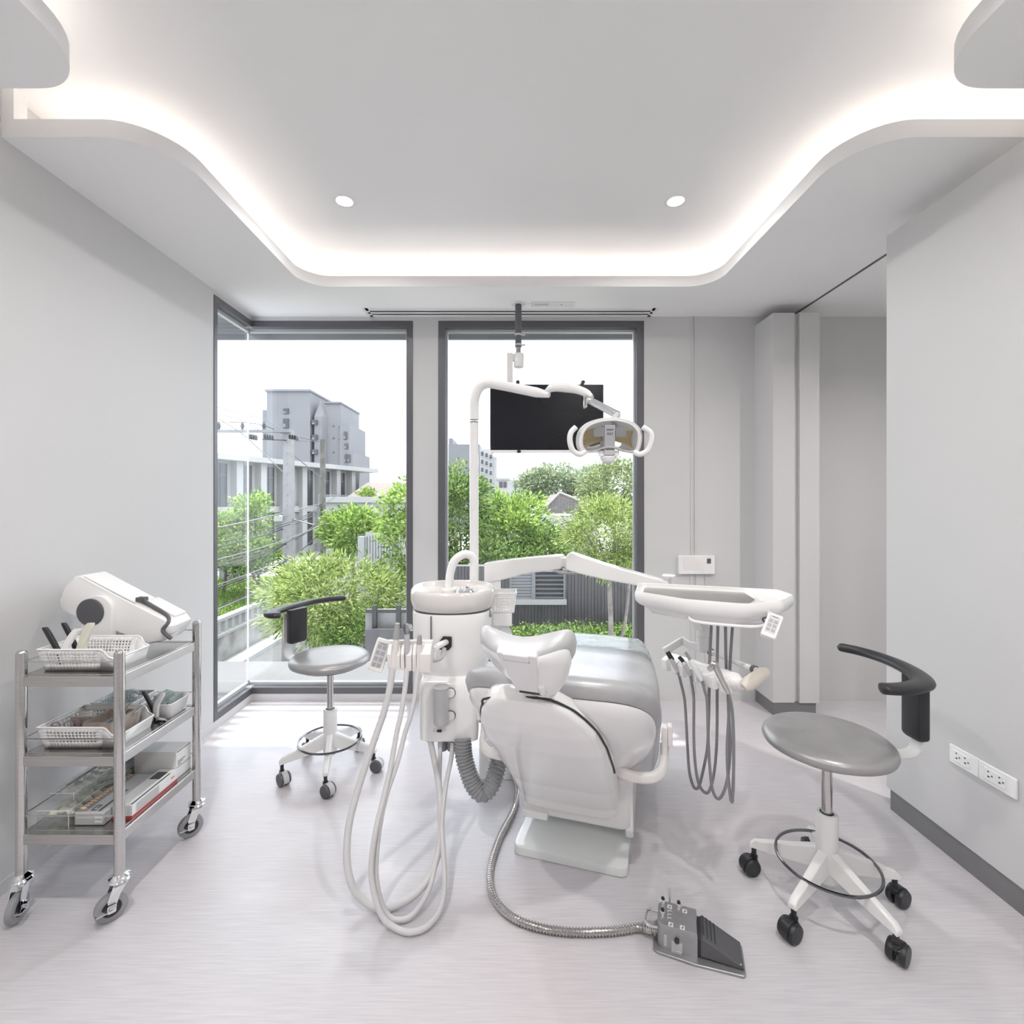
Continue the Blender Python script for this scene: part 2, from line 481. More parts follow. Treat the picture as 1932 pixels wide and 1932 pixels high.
mat('concrete_pale', (0.384, 0.378, 0.372), 0.8, var=0.10, vscale=2.0, bump=0.1)
mat('ledge_concrete', (0.135, 0.135, 0.14), 0.8, var=0.08, vscale=2.0, bump=0.1)
mat('concrete_pole', (0.232, 0.232, 0.234), 0.75, var=0.08, vscale=4)
mat('wood_pole', (0.115, 0.108, 0.101), 0.8, var=0.2, vscale=5)
mat('asphalt', (0.105, 0.105, 0.108), 0.85, var=0.12, vscale=3)
mat('render_white', (0.336, 0.336, 0.336), 0.7, var=0.05, vscale=0.4)
mat('render_grey', (0.172, 0.175, 0.186), 0.7, var=0.04, vscale=0.3)
mat('stained_white', (0.272, 0.268, 0.264), 0.8, var=0.35, vscale=1.6)
mat('window_far', (0.048, 0.051, 0.057), 0.15, var=0.2, vscale=0.8)
mat('board_grey', (0.069, 0.065, 0.069), 0.6, var=0.12, vscale=5, stretch=(1, 1, 0.1))
mat('louvre_grey', (0.160, 0.163, 0.171), 0.5)
mat('roof_tile', (0.175, 0.147, 0.140), 0.8, var=0.15, vscale=6)
mat('roof_red', (0.193, 0.070, 0.059), 0.8, var=0.1)
mat('insulator', (0.042, 0.038, 0.042), 0.3)
mat('cable_black', (0.025, 0.025, 0.026), 0.6)
mat('cable_grey', (0.147, 0.147, 0.150), 0.6)
mat('lawn', (0.084, 0.146, 0.022), 0.9, var=0.2, vscale=3)
mat('soil', (0.105, 0.095, 0.081), 0.95, var=0.2, vscale=2)
# ------------------------------------------------------------------ room shell
XL, XR, YB, YF = -1.80, 1.728, 3.385, -2.6      # left wall, right partition, window wall, wall behind the viewpoint
ZS, ZLIP, ZC = 2.69, 2.754, 2.87                # soffit, lip of the cove, raised ceiling
XA = 3.10                                       # far wall of the alcove on the right
W2L, W2R, W3L, W3R, WZ0, WZ1 = -1.80, -0.672, -0.494, 0.946, 0.05, 2.66
W1F = 2.947

MB().box(XL - .12, XA + .1, YF - .1, YB + .12, -.12, 0).build('floor', 'floor_vinyl', kind='structure', smooth=0)

m = MB()
m.box(XL - .12, XL, YF - .1, W1F, 0, ZC + .1)
m.box(XL - .12, XL, W1F, YB + .12, 0, WZ0); m.box(XL - .12, XL, W1F, YB + .12, WZ1, ZC + .1)
m.build('wall_left', 'wall_paint', kind='structure', smooth=0)
m = MB()
m.box(XL, W2R, YB, YB + .12, 0, WZ0); m.box(XL, W3R, YB, YB + .12, WZ1, ZC + .1)
m.box(W2R, W3L, YB, YB + .12, 0, WZ1); m.box(W3L, W3R, YB, YB + .12, 0, WZ0)
m.box(W3R, XA + .1, YB, YB + .12, 0, ZC + .1)
m.build('wall_back', 'wall_paint', kind='structure', smooth=0)
MB().box(XL - .12, XA + .1, YF - .1, YF, 0, ZC + .1).build('wall_front', 'wall_paint', kind='structure', smooth=0)
MB().box(XA, XA + .1, YF, YB, 0, ZC + .1).build('wall_alcove', 'wall_paint', kind='structure', smooth=0)
# right: a partition that stops short of the soffit, with a recessed dark plinth
MB().box(XR, XR + .12, YF, 2.214, .092, 2.612).build('wall_right', 'wall_paint', kind='structure', smooth=0, bevel=.004)
MB().box(XR + .006, XR + .11, YF, 2.196, 0, .092).build('baseboard_right', 'plinth_grey', kind='structure', smooth=0)
# stub pier with sliding door pocket on the far side of the opening
m = MB()
m.box(1.722, 1.862, 3.15, YB, .085, 2.625); m.box(1.892, 2.02, 3.143, YB, .085, 2.625); m.box(1.862, 1.892, 3.17, YB, .085, 2.625)
m.build('wall_pier', 'wall_paint', kind='structure', smooth=0)
MB().box(1.728, 2.005, 3.156, YB, 0, .085).build('baseboard_pier', 'plinth_grey', kind='structure', smooth=0)
# white skirting strip on the left and window walls
m = MB(); m.box(XL, XL + .004, YF, YB, 0, .05); m.box(XL, 1.72, YB - .004, YB, 0, .05)
m.build('baseboard_left', 'wall_paint', kind='structure', smooth=0)

MB().box(XL - .12, XA + .1, YF - .1, YB + .12, ZC, ZC + .06).build('ceiling', 'ceiling_paint', kind='structure', smooth=0)

def arc(cx, cy, r, a0, a1, n=10):
    return [(cx + r * math.cos(math.radians(lerp(a0, a1, k / n))), cy + r * math.sin(math.radians(lerp(a0, a1, k / n)))) for k in range(n + 1)]
xl, xr, yb, ym, yn = -1.23, 1.235, 2.91, 1.714, 1.512
# opening edge of the window-side soffit, left to right
edge = [(XL, ym)] + arc(xl - .22, ym + .22, .22, -90, 0) + arc(xl + .17, yb - .17, .17, 180, 90) + arc(xr - .17, yb - .17, .17, 90, 0) + arc(xr + .22, ym + .22, .22, 180, 270) + [(XA, ym)]
def offset(poly, d):
    out = []
    for i, p in enumerate(poly):
        a = Vector(poly[max(i - 1, 0)]); b = Vector(poly[min(i + 1, len(poly) - 1)])
        t = (b - a).normalized(); out.append((p[0] - t.y * d, p[1] + t.x * d))
    return out
def soffit(name, edge, rest, d):
    """thin soffit board with an upturned lip along the opening; the LED strip lies behind the lip"""
    m = MB(); m.prism(edge + rest, ZS, ZS + .02)
    inner = offset(edge, d * .018)
    m.prism(edge + inner[::-1], ZS + .02, ZLIP)
    b0, b1 = offset(edge, d * .20), offset(edge, d * .215)
    m.prism(b0 + b1[::-1], ZS + .02, ZC)
    o = m.build(name, 'ceiling_paint', kind='structure', smooth=30)
    pts = [(min(max(x, XL + .05), XA - .1), max(y, YF + .05), ZS + .027) for x, y in offset(edge, d * .125)]
    MB().tube(pts, .006, 6).build('led_strip', 'led_cove', o)
soffit('trim_1', edge, [(XA, YB), (XL, YB)], 1)
eL = [(XL, yn)] + arc(-1.262 - .2, yn - .2, .2, 90, 0) + [(-1.262, YF)]
eR = [(1.28, YF)] + arc(1.28 + .2, yn - .2, .2, 180, 90) + [(XA, yn)]
soffit('trim_2', eL, [(XL, YF)], -1)
soffit('trim_3', eR, [(XA, YF)], -1)
# end of the cove against the left wall
MB().box(XL, -1.757, ym + .001, ym + .05, ZS + .021, ZC).build('trim_4', 'ceiling_paint', kind='structure', smooth=0)
# sliding-door track groove in the soffit of the opening
MB().box(1.968, 1.982, 2.2, 3.33, ZS - .003, ZS + .001).build('trim_5', 'dark_grey', kind='structure', smooth=0)

# ------------------------------------------------------------------ windows
def win(n, label_parts):
    return thing('window_%d' % n, None, None, kind='structure')
fd = .075
# back-left window
o = thing('window_2', None, None, (W2L, YB, WZ0), kind='structure')
m = MB(); y0, y1 = YB - .004, YB + fd
m.box(W2L - .005, W2R, y0, y1, WZ0, WZ0 + .045); m.box(W2L - .005, W2R, y0, y1, WZ1 - .042, WZ1); m.box(W2R - .044, W2R, y0, y1, WZ0 + .045, WZ1 - .042)
m.build('window_frame', 'frame_dark', o, smooth=0, bevel=.002)
m = MB()
m.box(W2L - .06, W2R - .044, y1 - .035, y1 - .01, WZ0 + .045, WZ0 + .068); m.box(W2L - .06, W2R - .044, y1 - .035, y1 - .01, WZ1 - .066, WZ1 - .042)
m.box(W2R - .056, W2R - .044, y1 - .035, y1 - .01, WZ0 + .068, WZ1 - .066)
m.build('glazing_bead', 'frame_light', o, smooth=0)
MB().box(W2L - .075, W2R - .05, y1 - .024, y1 - .018, WZ0 + .05, WZ1 - .05).build('pane', 'glass', o, smooth=0)
# side window round the corner
o = thing('window_1', None, None, (XL, W1F, WZ0), kind='structure')
m = MB(); x0, x1 = XL - fd, XL + .004
m.box(x0, x1, W1F, YB, WZ0, WZ0 + .045); m.box(x0, x1, W1F, YB, WZ1 - .042, WZ1); m.box(x0, x1, W1F, W1F + .036, WZ0 + .045, WZ1 - .042)
m.build('window_frame', 'frame_dark', o, smooth=0, bevel=.002)
m = MB()
m.box(x0 + .01, x0 + .035, W1F + .036, YB + .06, WZ0 + .045, WZ0 + .068); m.box(x0 + .01, x0 + .035, W1F + .036, YB + .06, WZ1 - .066, WZ1 - .042)
m.build('glazing_bead', 'frame_light', o, smooth=0)
MB().box(x0 + .018, x0 + .024, W1F + .03, YB + .052, WZ0 + .05, WZ1 - .05).build('pane', 'glass', o, smooth=0)
MB().box(x0 + .016, x0 + .024, YB + .050, YB + .058, WZ0 + .06, WZ1 - .06).build('corner_seal', 'paper_white', o, smooth=0)
# window right of the pier
o = thing('window_3', None, None, (W3L, YB, WZ0), kind='structure')
m = MB(); y0, y1 = YB - .004, YB + fd
m.box(W3L, W3R, y0, y1, WZ0, WZ0 + .045); m.box(W3L, W3R, y0, y1, WZ1 - .046, WZ1)
m.box(W3L, W3L + .05, y0, y1, WZ0 + .045, WZ1 - .046); m.box(W3R - .052, W3R, y0, y1, WZ0 + .045, WZ1 - .046)
m.build('window_frame', 'frame_dark', o, smooth=0, bevel=.002)
m = MB()
m.box(W3L + .05, W3R - .052, y1 - .035, y1 - .01, WZ0 + .045, WZ0 + .065); m.box(W3L + .05, W3R - .052, y1 - .035, y1 - .01, WZ1 - .066, WZ1 - .046)
m.box(W3L + .05, W3L + .062, y1 - .035, y1 - .01, WZ0 + .065, WZ1 - .066); m.box(W3R - .064, W3R - .052, y1 - .035, y1 - .01, WZ0 + .065, WZ1 - .066)
m.build('glazing_bead', 'frame_light', o, smooth=0)
MB().box(W3L + .05, W3R - .052, y1 - .024, y1 - .018, WZ0 + .05, WZ1 - .05).build('pane', 'glass', o, smooth=0)

# ------------------------------------------------------------------ ceiling fittings
def downlight(x, y, label, group=None, ZC=ZC, power=1.0):
    o = thing('downlight', label, 'ceiling light', (x, y, ZC), group=group)
    m = MB(T(x, y, ZC)); m.lathe([(.039, 0), (.039, -.003), (.045, -.006), (.052, -.003), (.053, 0)], 32, cap=False)
    m.build('trim_ring', 'white_plastic', o, smooth=50)
    m = MB(T(x, y, ZC)); m.lathe([(.0395, -.0005), (.0395, -.0025)], 32)
    m.build('diffuser', 'led_down', o, smooth=0)
    la = bpy.data.lights.new('downlight_beam', 'AREA'); la.shape = 'DISK'; la.size = .078; la.energy = DOWNW * power; la.color = (1.0, .98, .955); la.spread = math.radians(158)
    lo = bpy.data.objects.new('downlight_beam', la); col.objects.link(lo); lo.parent = o; lo.location = (0, 0, -.008)
    return o
downlight(-.805, 2.368, 'small round recessed ceiling downlight nearer the corner window')
downlight(.818, 2.368, 'small round recessed ceiling downlight nearer the wall opening')
for x in (-.83, .84):
    for y in (.75, -.95):
        downlight(x, y, 'unseen round downlight added out of view to brighten the room', 'unseen downlights added to brighten the room', power=2.6)  # added rows out of view, filling the room with light
downlight(2.45, 1.5, 'unseen round downlight added beyond the partition to brighten the passage', ZC=ZS, power=4.6)  # added out of view to lift the dark alcove

o = thing('linear_air_diffuser', 'long white slot air diffuser in the soffit above the windows', 'air vent', (0, 3.31, ZS))
m = MB()
for a, b in ((3.235, 3.272), (3.298, 3.322), (3.348, 3.376)): m.box(-.965, .985, a, b, ZS - .004, ZS + .002)
m.box(-.985, -.945, 3.235, 3.376, ZS - .004, ZS + .002); m.box(.965, 1.005, 3.235, 3.376, ZS - .004, ZS + .002)
m.build('vent_frame', 'white_plastic', o, smooth=0)
for a, b in ((3.272, 3.298), (3.322, 3.348)):
    MB().box(-.945, .965, a, b, ZS - .0012, ZS + .001).build('slot', 'black_rubber', o, smooth=0)
o = thing('ceiling_sensor_panel', 'slim white sensor panel set in the soffit behind the monitor pole', 'sensor', (.30, 3.17, ZS))
MB().box(.15, .43, 3.13, 3.21, ZS - .005, ZS).build('cover', 'white_plastic', o, smooth=0, bevel=.002)
MB().box(.17, .26, 3.15, 3.18, ZS - .006, ZS - .004).build('grille', 'light_grey', o, smooth=0)
MB(T(.345, 3.165, ZS - .006)).lathe([(.005, 0), (.005, .002)], 12).build('lens', 'black_plastic', o)

# ------------------------------------------------------------------ wall device with conduits
Y = YB - .001
o = thing('wall_controller', 'white wall controller with small window and dark button behind the tray', 'controller', (1.31, Y, 1.0))
a, b = P(1280, 1048, YB - .02), P(1348, 1083, YB - .02)
MB().box(a.x, b.x, YB - .03, YB, b.z, a.z).build('body', 'white_plastic', o, bevel=.004)
a2, b2 = P(1289, 1054, YB - .03), P(1326, 1075, YB - .03)
MB().box(a2.x, b2.x, YB - .032, YB - .03, b2.z, a2.z).build('display', 'warm_plastic', o, smooth=0)
a3, b3 = P(1334, 1054, YB - .03), P(1341, 1063, YB - .03)
MB().box(a3.x, b3.x, YB - .033, YB - .03, b3.z, a3.z).build('button', 'dark_grey', o, smooth=0)
m = MB()
for px, t in ((1304, 600), (1311, 600)): m.box(P(px, t, YB).x - .004, P(px, t, YB).x + .004, YB - .008, YB, a.z, ZS)
for px in (1303, 1313, 1331): m.box(P(px, 1083, YB).x - .004, P(px, 1083, YB).x + .004, YB - .008, YB, .05, b.z)
m.build('conduit', 'wall_paint', o, smooth=0)

# ------------------------------------------------------------------ double sockets on the right partition
def socket(y0, y1, z0, z1, label):
    o = thing('power_outlet', label, 'outlet', (XR, (y0 + y1) / 2, z0))
    MB().box(XR - .010, XR, y0, y1, z0, z1).build('cover_plate', 'white_plastic', o, bevel=.003)
    L = y1 - y0; h = z1 - z0
    MB().box(XR - .0125, XR - .009, y0 + L * .25, y1 - L * .17, z0 + h * .2, z1 - h * .2).build('insert', 'white_plastic', o, bevel=.001)
    for s in (.36, .66):
        yc = y0 + L * s; zc = z0 + h * .52
        m = MB()
        m.box(XR - .0131, XR - .012, yc + .003, yc + .008, zc + .008, zc + .013); m.box(XR - .0131, XR - .012, yc + .001, yc + .008, zc - .010, zc - .005)
        m.box(XR - .0131, XR - .012, yc - .010, yc - .005, zc - .003, zc + .002)
        m.build('pin_holes', 'black_rubber', o, smooth=0)
    return o
def ywall(px): return F * XR / (px - CX)
socket(ywall(1850), ywall(1795), .385, .455, 'white double power outlet beside its twin, on the side next to the wall opening')
socket(ywall(1922), ywall(1851), .385, .455, 'white double power outlet beside its twin, on the side away from the wall opening')

# ------------------------------------------------------------------ monitor on a ceiling pole
YM = 3.06
o = thing('monitor', 'black flat monitor hung from a dark ceiling pole before the window', 'monitor', (.25, 3.15, ZS))
a, b = P(925, 725, YM), P(1139, 849, YM)
bd = MB().box(a.x, b.x, YM, YM + .03, b.z, a.z).build('screen', 'screen', o, bevel=.003)
c = P(925, 854, YM)
MB().box(a.x + .002, b.x - .002, YM + .002, YM + .028, c.z, b.z).build('bottom_bezel', 'white_plastic', o, smooth=0)
m = MB(); m.box(a.x - .003, b.x + .003, YM + .028, YM + .045, b.z + .02, a.z - .02); m.build('back_cover', 'light_grey', o, bevel=.003)
for px, py in ((977, 721), (1100, 721), (979, 852), (1092, 849)):
    q = P(px, py, YM)
    m = MB(T(q.x, YM + .01, q.z)); m.box(-.012, .012, -.02, .03, -.006, .006); m.cyl((-.0, -.022, 0), (0, -.012, 0), .011, 12)
    m.build('clip', 'black_plastic', o, bevel=.001)
YP = 3.16
x = P(978, 600, YP).x
m = MB(); m.cyl((x, YP, P(0, 655, YP).z), (x, YP, ZS), .021, 20); m.build('pole', 'dark_grey', o)
m = MB(); m.cyl((x, YP, P(0, 690, YP).z), (x, YP, P(0, 655, YP).z), .0165, 20); m.build('inner_pole', 'mid_grey', o)
m = MB(); m.lathe([(.045, 0), (.045, .008)], 24, T(x, YP, ZS - .008)); m.build('ceiling_flange', 'white_plastic', o)
for py in (632, 651):
    zz = P(0, py, YP).z
    m = MB(); m.cyl((x, YP, zz), (x + .045, YP, zz), .005, 8); m.lathe([(.0235, -.006), (.0235, .006)], 20, T(x, YP, zz)); m.build('lock_screw', 'light_grey', o)
m = MB(); z0, z1 = P(0, 693, YP).z, P(0, 667, YP).z
m.lathe([(.032, z0), (.034, z0 + .01), (.034, z1 - .006), (.03, z1)], 24, T(x + .003, YP, 0)); m.box(x - .07, x, YP - .014, YP + .014, z1 - .05, z1 - .006)
m.build('clamp', 'white_plastic', o, bevel=.003)
xa = P(962, 700, YP).x
m = MB(); m.box(xa - .02, xa + .02, YP - .02, YP + .02, P(0, 735, YP).z, z1 + .0); m.box(xa - .017, xa + .017, YP - .07, YP + .02, P(0, 800, YP).z, P(0, 735, YP).z + .01)
m.box(xa - .06, xa + .16, YP - .075, YP - .05, P(0, 810, YP).z, P(0, 765, YP).z)
m.build('bracket', 'white_plastic', o, bevel=.003)
# ------------------------------------------------------------------ operator stools
def caster_twin(m_wheel, m_hood, m_stem, M, r=.031):
    """twin wheel castor; origin on the floor under the stem, trailing towards +x"""
    off = .018
    for sy in (-1, 1):
        prof = [(r * .55, -.009), (r * .92, -.009), (r, -.005), (r, .005), (r * .9, .010), (r * .4, .011)]
        m_wheel.lathe(prof, 24, M @ T(off, sy * .0155, r) @ R(-PI / 2 * sy, 'X'))
    # hood: part of a drum over the wheels
    rr = r + .0025; rings = []
    for k in range(11):
        a = math.radians(-25 + 170 * k / 10)
        c, s = math.cos(a), math.sin(a)
        rings.append([(off + (rr - .003) * c, -.0125, r + (rr - .003) * s), (off + rr * c, -.0135, r + rr * s), (off + rr * c, .0135, r + rr * s), (off + (rr - .003) * c, .0125, r + (rr - .003) * s)])
    m_hood.rings(rings, M=M)
    m_hood.box(off - .012, off + .012, -.006, .006, r - .005, 2 * r - .004, M=M)
    m_stem.cyl((0, 0, r + .012), (0, 0, .098), .0085, 12, M=M)
    m_stem.lathe([(.013, 2 * r - .006), (.013, 2 * r + .004)], 14, M=M)

def stool(label, loc, leg0, castang, arm_pts, pad, seat_z, ring_z, brk, wheel_mat, hood_mat, arm_w, rail=None):
    o = thing('operator_stool', label, 'stool', (loc[0], loc[1], 0), group='round saddle-grey stools on castors')
    B = T(loc[0], loc[1], 0)
    m = MB(B); m.lathe([(.0, .085), (.031, .085), (.034, .09), (.034, .312), (.031, .318), (.022, .318), (.021, .30)], 28, cap=False); m.build('column', 'white_paint_metal', o)
    m = MB(B); m.lathe([(.0165, .16), (.0165, seat_z - .03)], 22); m.build('gas_rod', 'steel', o)
    m = MB(B); m.lathe([(.017, .30), (.021, .302), (.021, .312), (.017, .314)], 22); m.build('collar', 'dark_grey', o)
    for k in range(5):
        a = math.radians(leg0 + 72 * k)
        M = B @ R(a, 'Z')
        m = MB(M)
        rings = []
        for x, zt, zb, w in ((.012, .200, .125, .020), (.034, .195, .122, .019), (.10, .170, .112, .017), (.18, .143, .103, .0155), (.228, .127, .099, .0145), (.243, .112, .096, .014)):
            rings.append([(x, -w, zb), (x, -w * .8, zt - .004), (x, -w * .45, zt), (x, w * .45, zt), (x, w * .8, zt - .004), (x, w, zb)])
        m.rings(rings)
        leg = m.build('leg', 'white_paint_metal', o, smooth=30, bevel=.002)
        mw, mh, ms = MB(), MB(), MB()
        MC = B @ R(a, 'Z') @ T(.23, 0, 0) @ R(-a + math.radians(castang[k]), 'Z')
        caster_twin(mw, mh, ms, MC)
        mw.build('castor_wheel', wheel_mat, leg); mh.build('castor_hood', hood_mat, leg); ms.build('castor_stem', 'black_plastic', leg)
    # foot ring with two clips
    m = MB(B); m.tube([(.156 * math.cos(2 * PI * k / 56), .156 * math.sin(2 * PI * k / 56), ring_z) for k in range(56)], .0052, 8, closed=True)
    fr = m.build('foot_ring', 'dark_chrome', o)
    # seat
    rs = .201; zb = seat_z - .052
    m = MB(B); m.lathe([(.0, zb), (rs - .02, zb), (rs - .004, zb + .008), (rs, zb + .019), (rs - .003, zb + .030), (rs - .014, zb + .040), (rs - .04, zb + .047), (rs * .55, zb + .0515), (rs * .2, zb + .052), (0.001, zb + .052)], 56, cap=False)
    m.build('seat', 'stool_leather', o, smooth=60)
    m = MB(B); m.lathe([(.0, zb - .016), (rs - .058, zb - .016), (rs - .040, zb - .010), (rs - .034, zb - .001), (0, zb - .001)], 48, cap=False); m.build('seat_pan', 'black_plastic', o)
    m = MB(B); m.box(-.06, .06, -.05, .05, zb - .032, zb - .014); m.build('mechanism', 'dark_grey', o, bevel=.004)
    # back bracket: flat bar out from under the seat, turning up
    m = MB(); pts = spline([Vector(p) for p in brk], 8)
    sec = [(-.55, -.10), (.55, -.10), (.55, .10), (-.55, .10)]
    # keep the bar's broad face towards the sitter
    d = (Vector((brk[-1][0], brk[-1][1], 0)) - Vector((loc[0], loc[1], 0))).normalized(); side = Vector((-d.y, d.x, 0))
    rings = []
    for i, p in enumerate(pts):
        t = (pts[min(i + 1, len(pts) - 1)] - pts[max(i - 1, 0)]).normalized(); nrm = side.cross(t).normalized()
        rings.append([p - side * .025 - nrm * .0045, p + side * .025 - nrm * .0045, p + side * .025 + nrm * .0045, p - side * .025 + nrm * .0045])
    m.rings(rings); bo = m.build('back_bracket', 'white_paint_metal', o, smooth=30, bevel=.002)
    # upright pad
    px, py, ang, z0, z1, hw = pad
    M = T(px, py, 0) @ R(math.radians(ang), 'Z')
    rings = []
    for z, s in ((z0, .72), (z0 + .006, .93), (z0 + .014, 1), (z1 - .03, 1), (z1, 1)):
        rings.append([(a * s, b * s, z) for a, b in rrect(.019, hw, .0115, 5)])
    m = MB(M); m.rings(rings); m.build('back_pad', 'black_plastic', o, smooth=50)
    # curved arm rest
    pts = spline(arm_pts, 9)
    N = len(pts); rad = []
    for i in range(N):
        t = i / (N - 1)
        e = min(t, 1 - t)
        wdt = interp([(0, .78), (.12, .82), (.4, 1.1), (.62, 1.25), (.85, 1.12), (1, .95)], t)
        rad.append(arm_w * wdt * (math.sqrt(max(0, 1 - (1 - min(1, e / .035)) ** 2)) if e < .035 else 1) + .0008)
    m = MB()
    rings = []
    for i, p in enumerate(pts):
        t = (pts[min(i + 1, N - 1)] - pts[max(i - 1, 0)]); t.z = 0; t.normalize(); n = Vector((-t.y, t.x, 0))
        rings.append([p + n * (math.cos(a) * rad[i] * 1.0) + Vector((0, 0, math.copysign(abs(math.sin(a)) ** .85, math.sin(a)) * min(.0165, rad[i] * .8))) for a in [2 * PI * k / 16 for k in range(16)]])
    m.rings(rings); m.build('arm_rest', 'black_plastic', o, smooth=60)
    return o, bo

# right-hand stool
AZ = .805
pts = [(1.341, 1.975), (1.388, 1.913), (1.414, 1.83), (1.415, 1.742), (1.393, 1.648), (1.350, 1.578), (1.286, 1.540), (1.227, 1.528), (1.178, 1.532)]
st1, _ = stool('grey round operator stool with black curved arm rest beside the power outlets', (1.105, 1.68), 142 - 72 * 2, [20, 70, 190, 205, 35],
      [Vector((x, y, AZ)) for x, y in pts], (1.398, 1.662, 2, .585, AZ - .002, .042), .598, .15,
      [(1.19, 1.678, .532), (1.30, 1.674, .525), (1.375, 1.668, .528), (1.405, 1.665, .555), (1.408, 1.664, .62), (1.408, 1.664, .70)], 'black_plastic', 'black_plastic', .027)
# stool by the corner window
AZ2 = .81
pts = [(-.985, 2.935), (-1.075, 2.905), (-1.155, 2.82), (-1.212, 2.70), (-1.245, 2.60), (-1.245, 2.525), (-1.215, 2.492), (-1.178, 2.500)]
st2, bo2 = stool('grey round operator stool with black curved arm rest by the corner window', (-.931, 2.52), 69, [300, 120, 320, 330, 350],
      [Vector((x, y, AZ2)) for x, y in pts], (-1.165, 2.66, 149, .622, AZ2 - .002, .055), .606, .16,
      [(-1.02, 2.562, .54), (-1.12, 2.615, .532), (-1.185, 2.652, .535), (-1.218, 2.668, .56), (-1.222, 2.670, .63), (-1.222, 2.670, .78)], 'dark_grey', 'light_grey', .027)
# printed care label on the bracket of the window stool
m = MB(T(-1.2165, 2.664, .60) @ R(math.radians(149), 'Z'))
m.box(.0005, .0015, -.018, .018, -.032, .030); lb = m.build('care_label', 'paper_white', bo2, smooth=0)
m = MB(T(-1.2165, 2.664, .60) @ R(math.radians(149), 'Z'))
for k in range(7): m.box(.0015, .0019, -.014, .014 - .006 * (k % 3), .022 - k * .006, .0245 - k * .006)
m.build('label_print', 'print_pink', bo2, smooth=0)
# ------------------------------------------------------------------ steel trolley
TX0, TX1, TY0, TY1, TZ = -1.643, -1.313, 1.63, 2.033, .885
SH = (.81, .542, .279)
o = thing('instrument_trolley', 'stainless steel three-shelf trolley on castors against the wall', 'trolley', ((TX0 + TX1) / 2, (TY0 + TY1) / 2, 0))
trolley = o
for i, (x, y) in enumerate(((TX0, TY0), (TX1, TY0), (TX1, TY1), (TX0, TY1))):
    m = MB(T(x, y, 0)); m.lathe([(.0158, .125), (.0158, TZ), (.0145, TZ + .006), (.0095, TZ + .0105), (.001, TZ + .012)], 20)
    post = m.build('post', 'steel', o, smooth=50)
for z in SH:
    m = MB(); m.box(TX0 + .012, TX1 - .012, TY0 - .006, TY1 + .006, z - .004, z)
    for a, b, c, d in ((TX0 + .012, TX1 - .012, TY0 - .008, TY0 - .004), (TX0 + .012, TX1 - .012, TY1 + .004, TY1 + .008), (TX0 - .004, TX0, TY0 + .012, TY1 - .012), (TX1, TX1 + .004, TY0 + .012, TY1 - .012)):
        m.box(a, b, c, d, z - .034, z)
    m.box(TX0, TX1, TY0 + .012, TY1 - .012, z - .004, z)
    m.build('shelf', 'steel_brushed', o, smooth=0, bevel=.0015)
for z in (.857, .596, .338):
    m = MB()
    for a, b in (((TX0, TY0), (TX1, TY0)), ((TX1, TY1), (TX0, TY1)), ((TX0, TY1), (TX0, TY0))):
        m.cyl((a[0], a[1], z), (b[0], b[1], z), .0022, 6)
    m.build('guard_wire', 'steel', o)
def big_castor(x, y, ang, name='castor'):
    M = T(x, y, 0) @ R(math.radians(ang), 'Z')
    fk = MB(M)
    fk.lathe([(.012, .122), (.027, .122), (.031, .126), (.027, .131), (.030, .137), (.022, .141), (.0165, .146)], 24)
    for s in (-1, 1):
        poly = rpoly([(-.020, .120), (.018, .120), (.034, .075), (.030, .040), (.016, .040), (.0, .085)], .006, 3)
        fk.prism(poly, s * .0165 - .001, s * .0165 + .001, 'y')
    fk.box(-.02, .018, -.0175, .0175, .112, .124)
    c = fk.build(name, 'chrome', trolley, smooth=40)
    m = MB(M @ T(.022, 0, .046) @ R(PI / 2, 'X')); m.lathe([(.020, -.011), (.040, -.0115), (.045, -.009), (.046, 0), (.045, .009), (.040, .0115), (.020, .011)], 36); m.build('wheel', 'mid_grey', c)
    m = MB(M @ T(.022, 0, .046) @ R(PI / 2, 'X')); m.lathe([(.003, -.0135), (.022, -.0125), (.027, -.012), (.027, .012), (.022, .0125), (.003, .0135)], 24); m.build('hub', 'black_plastic', c)
    m = MB(M)
    m.cyl((.022, -.024, .046), (.022, .030, .046), .005, 10)
    m.prism(rpoly([(.012, .036), (.034, .036), (.036, .062), (.010, .062)], .004, 2), .020, .022, 'y')
    m.box(.028, .066, .020, .036, .050, .053, M=T(0, 0, 0)); m.box(.014, .030, .020, .034, .057, .060)
    m.build('brake_lever', 'chrome', c, smooth=30)
big_castor(TX0, TY0, 285); big_castor(TX1, TY0, 228); big_castor(TX1, TY1, 225); big_castor(TX0, TY1, 250)

# ---- perforated baskets
def perf(m, c00, c10, c11, c01, cols, rows, mu, mv0, mv1, fill=.62):
    """perforated quad: c00->c10 along u, c00->c01 along v"""
    c00, c10, c11, c01 = map(Vector, (c00, c10, c11, c01))
    us = [0]; du = (1 - 2 * mu) / cols
    for k in range(cols): us += [mu + du * k + du * (1 - fill) / 2, mu + du * k + du * (1 + fill) / 2]
    us.append(1)
    vs = [0]; dv = (1 - mv0 - mv1) / rows
    for k in range(rows): vs += [mv0 + dv * k + dv * (1 - fill) / 2, mv0 + dv * k + dv * (1 + fill) / 2]
    vs.append(1)
    pts = [(c00 * (1 - u) * (1 - v) + c10 * u * (1 - v) + c11 * u * v + c01 * (1 - u) * v) for v in vs for u in us]
    n = len(us); fs = []
    for j in range(len(vs) - 1):
        for i in range(n - 1):
            if i % 2 == 1 and j % 2 == 1: continue
            fs.append((j * n + i, j * n + i + 1, (j + 1) * n + i + 1, (j + 1) * n + i))
    m.add(pts, fs)

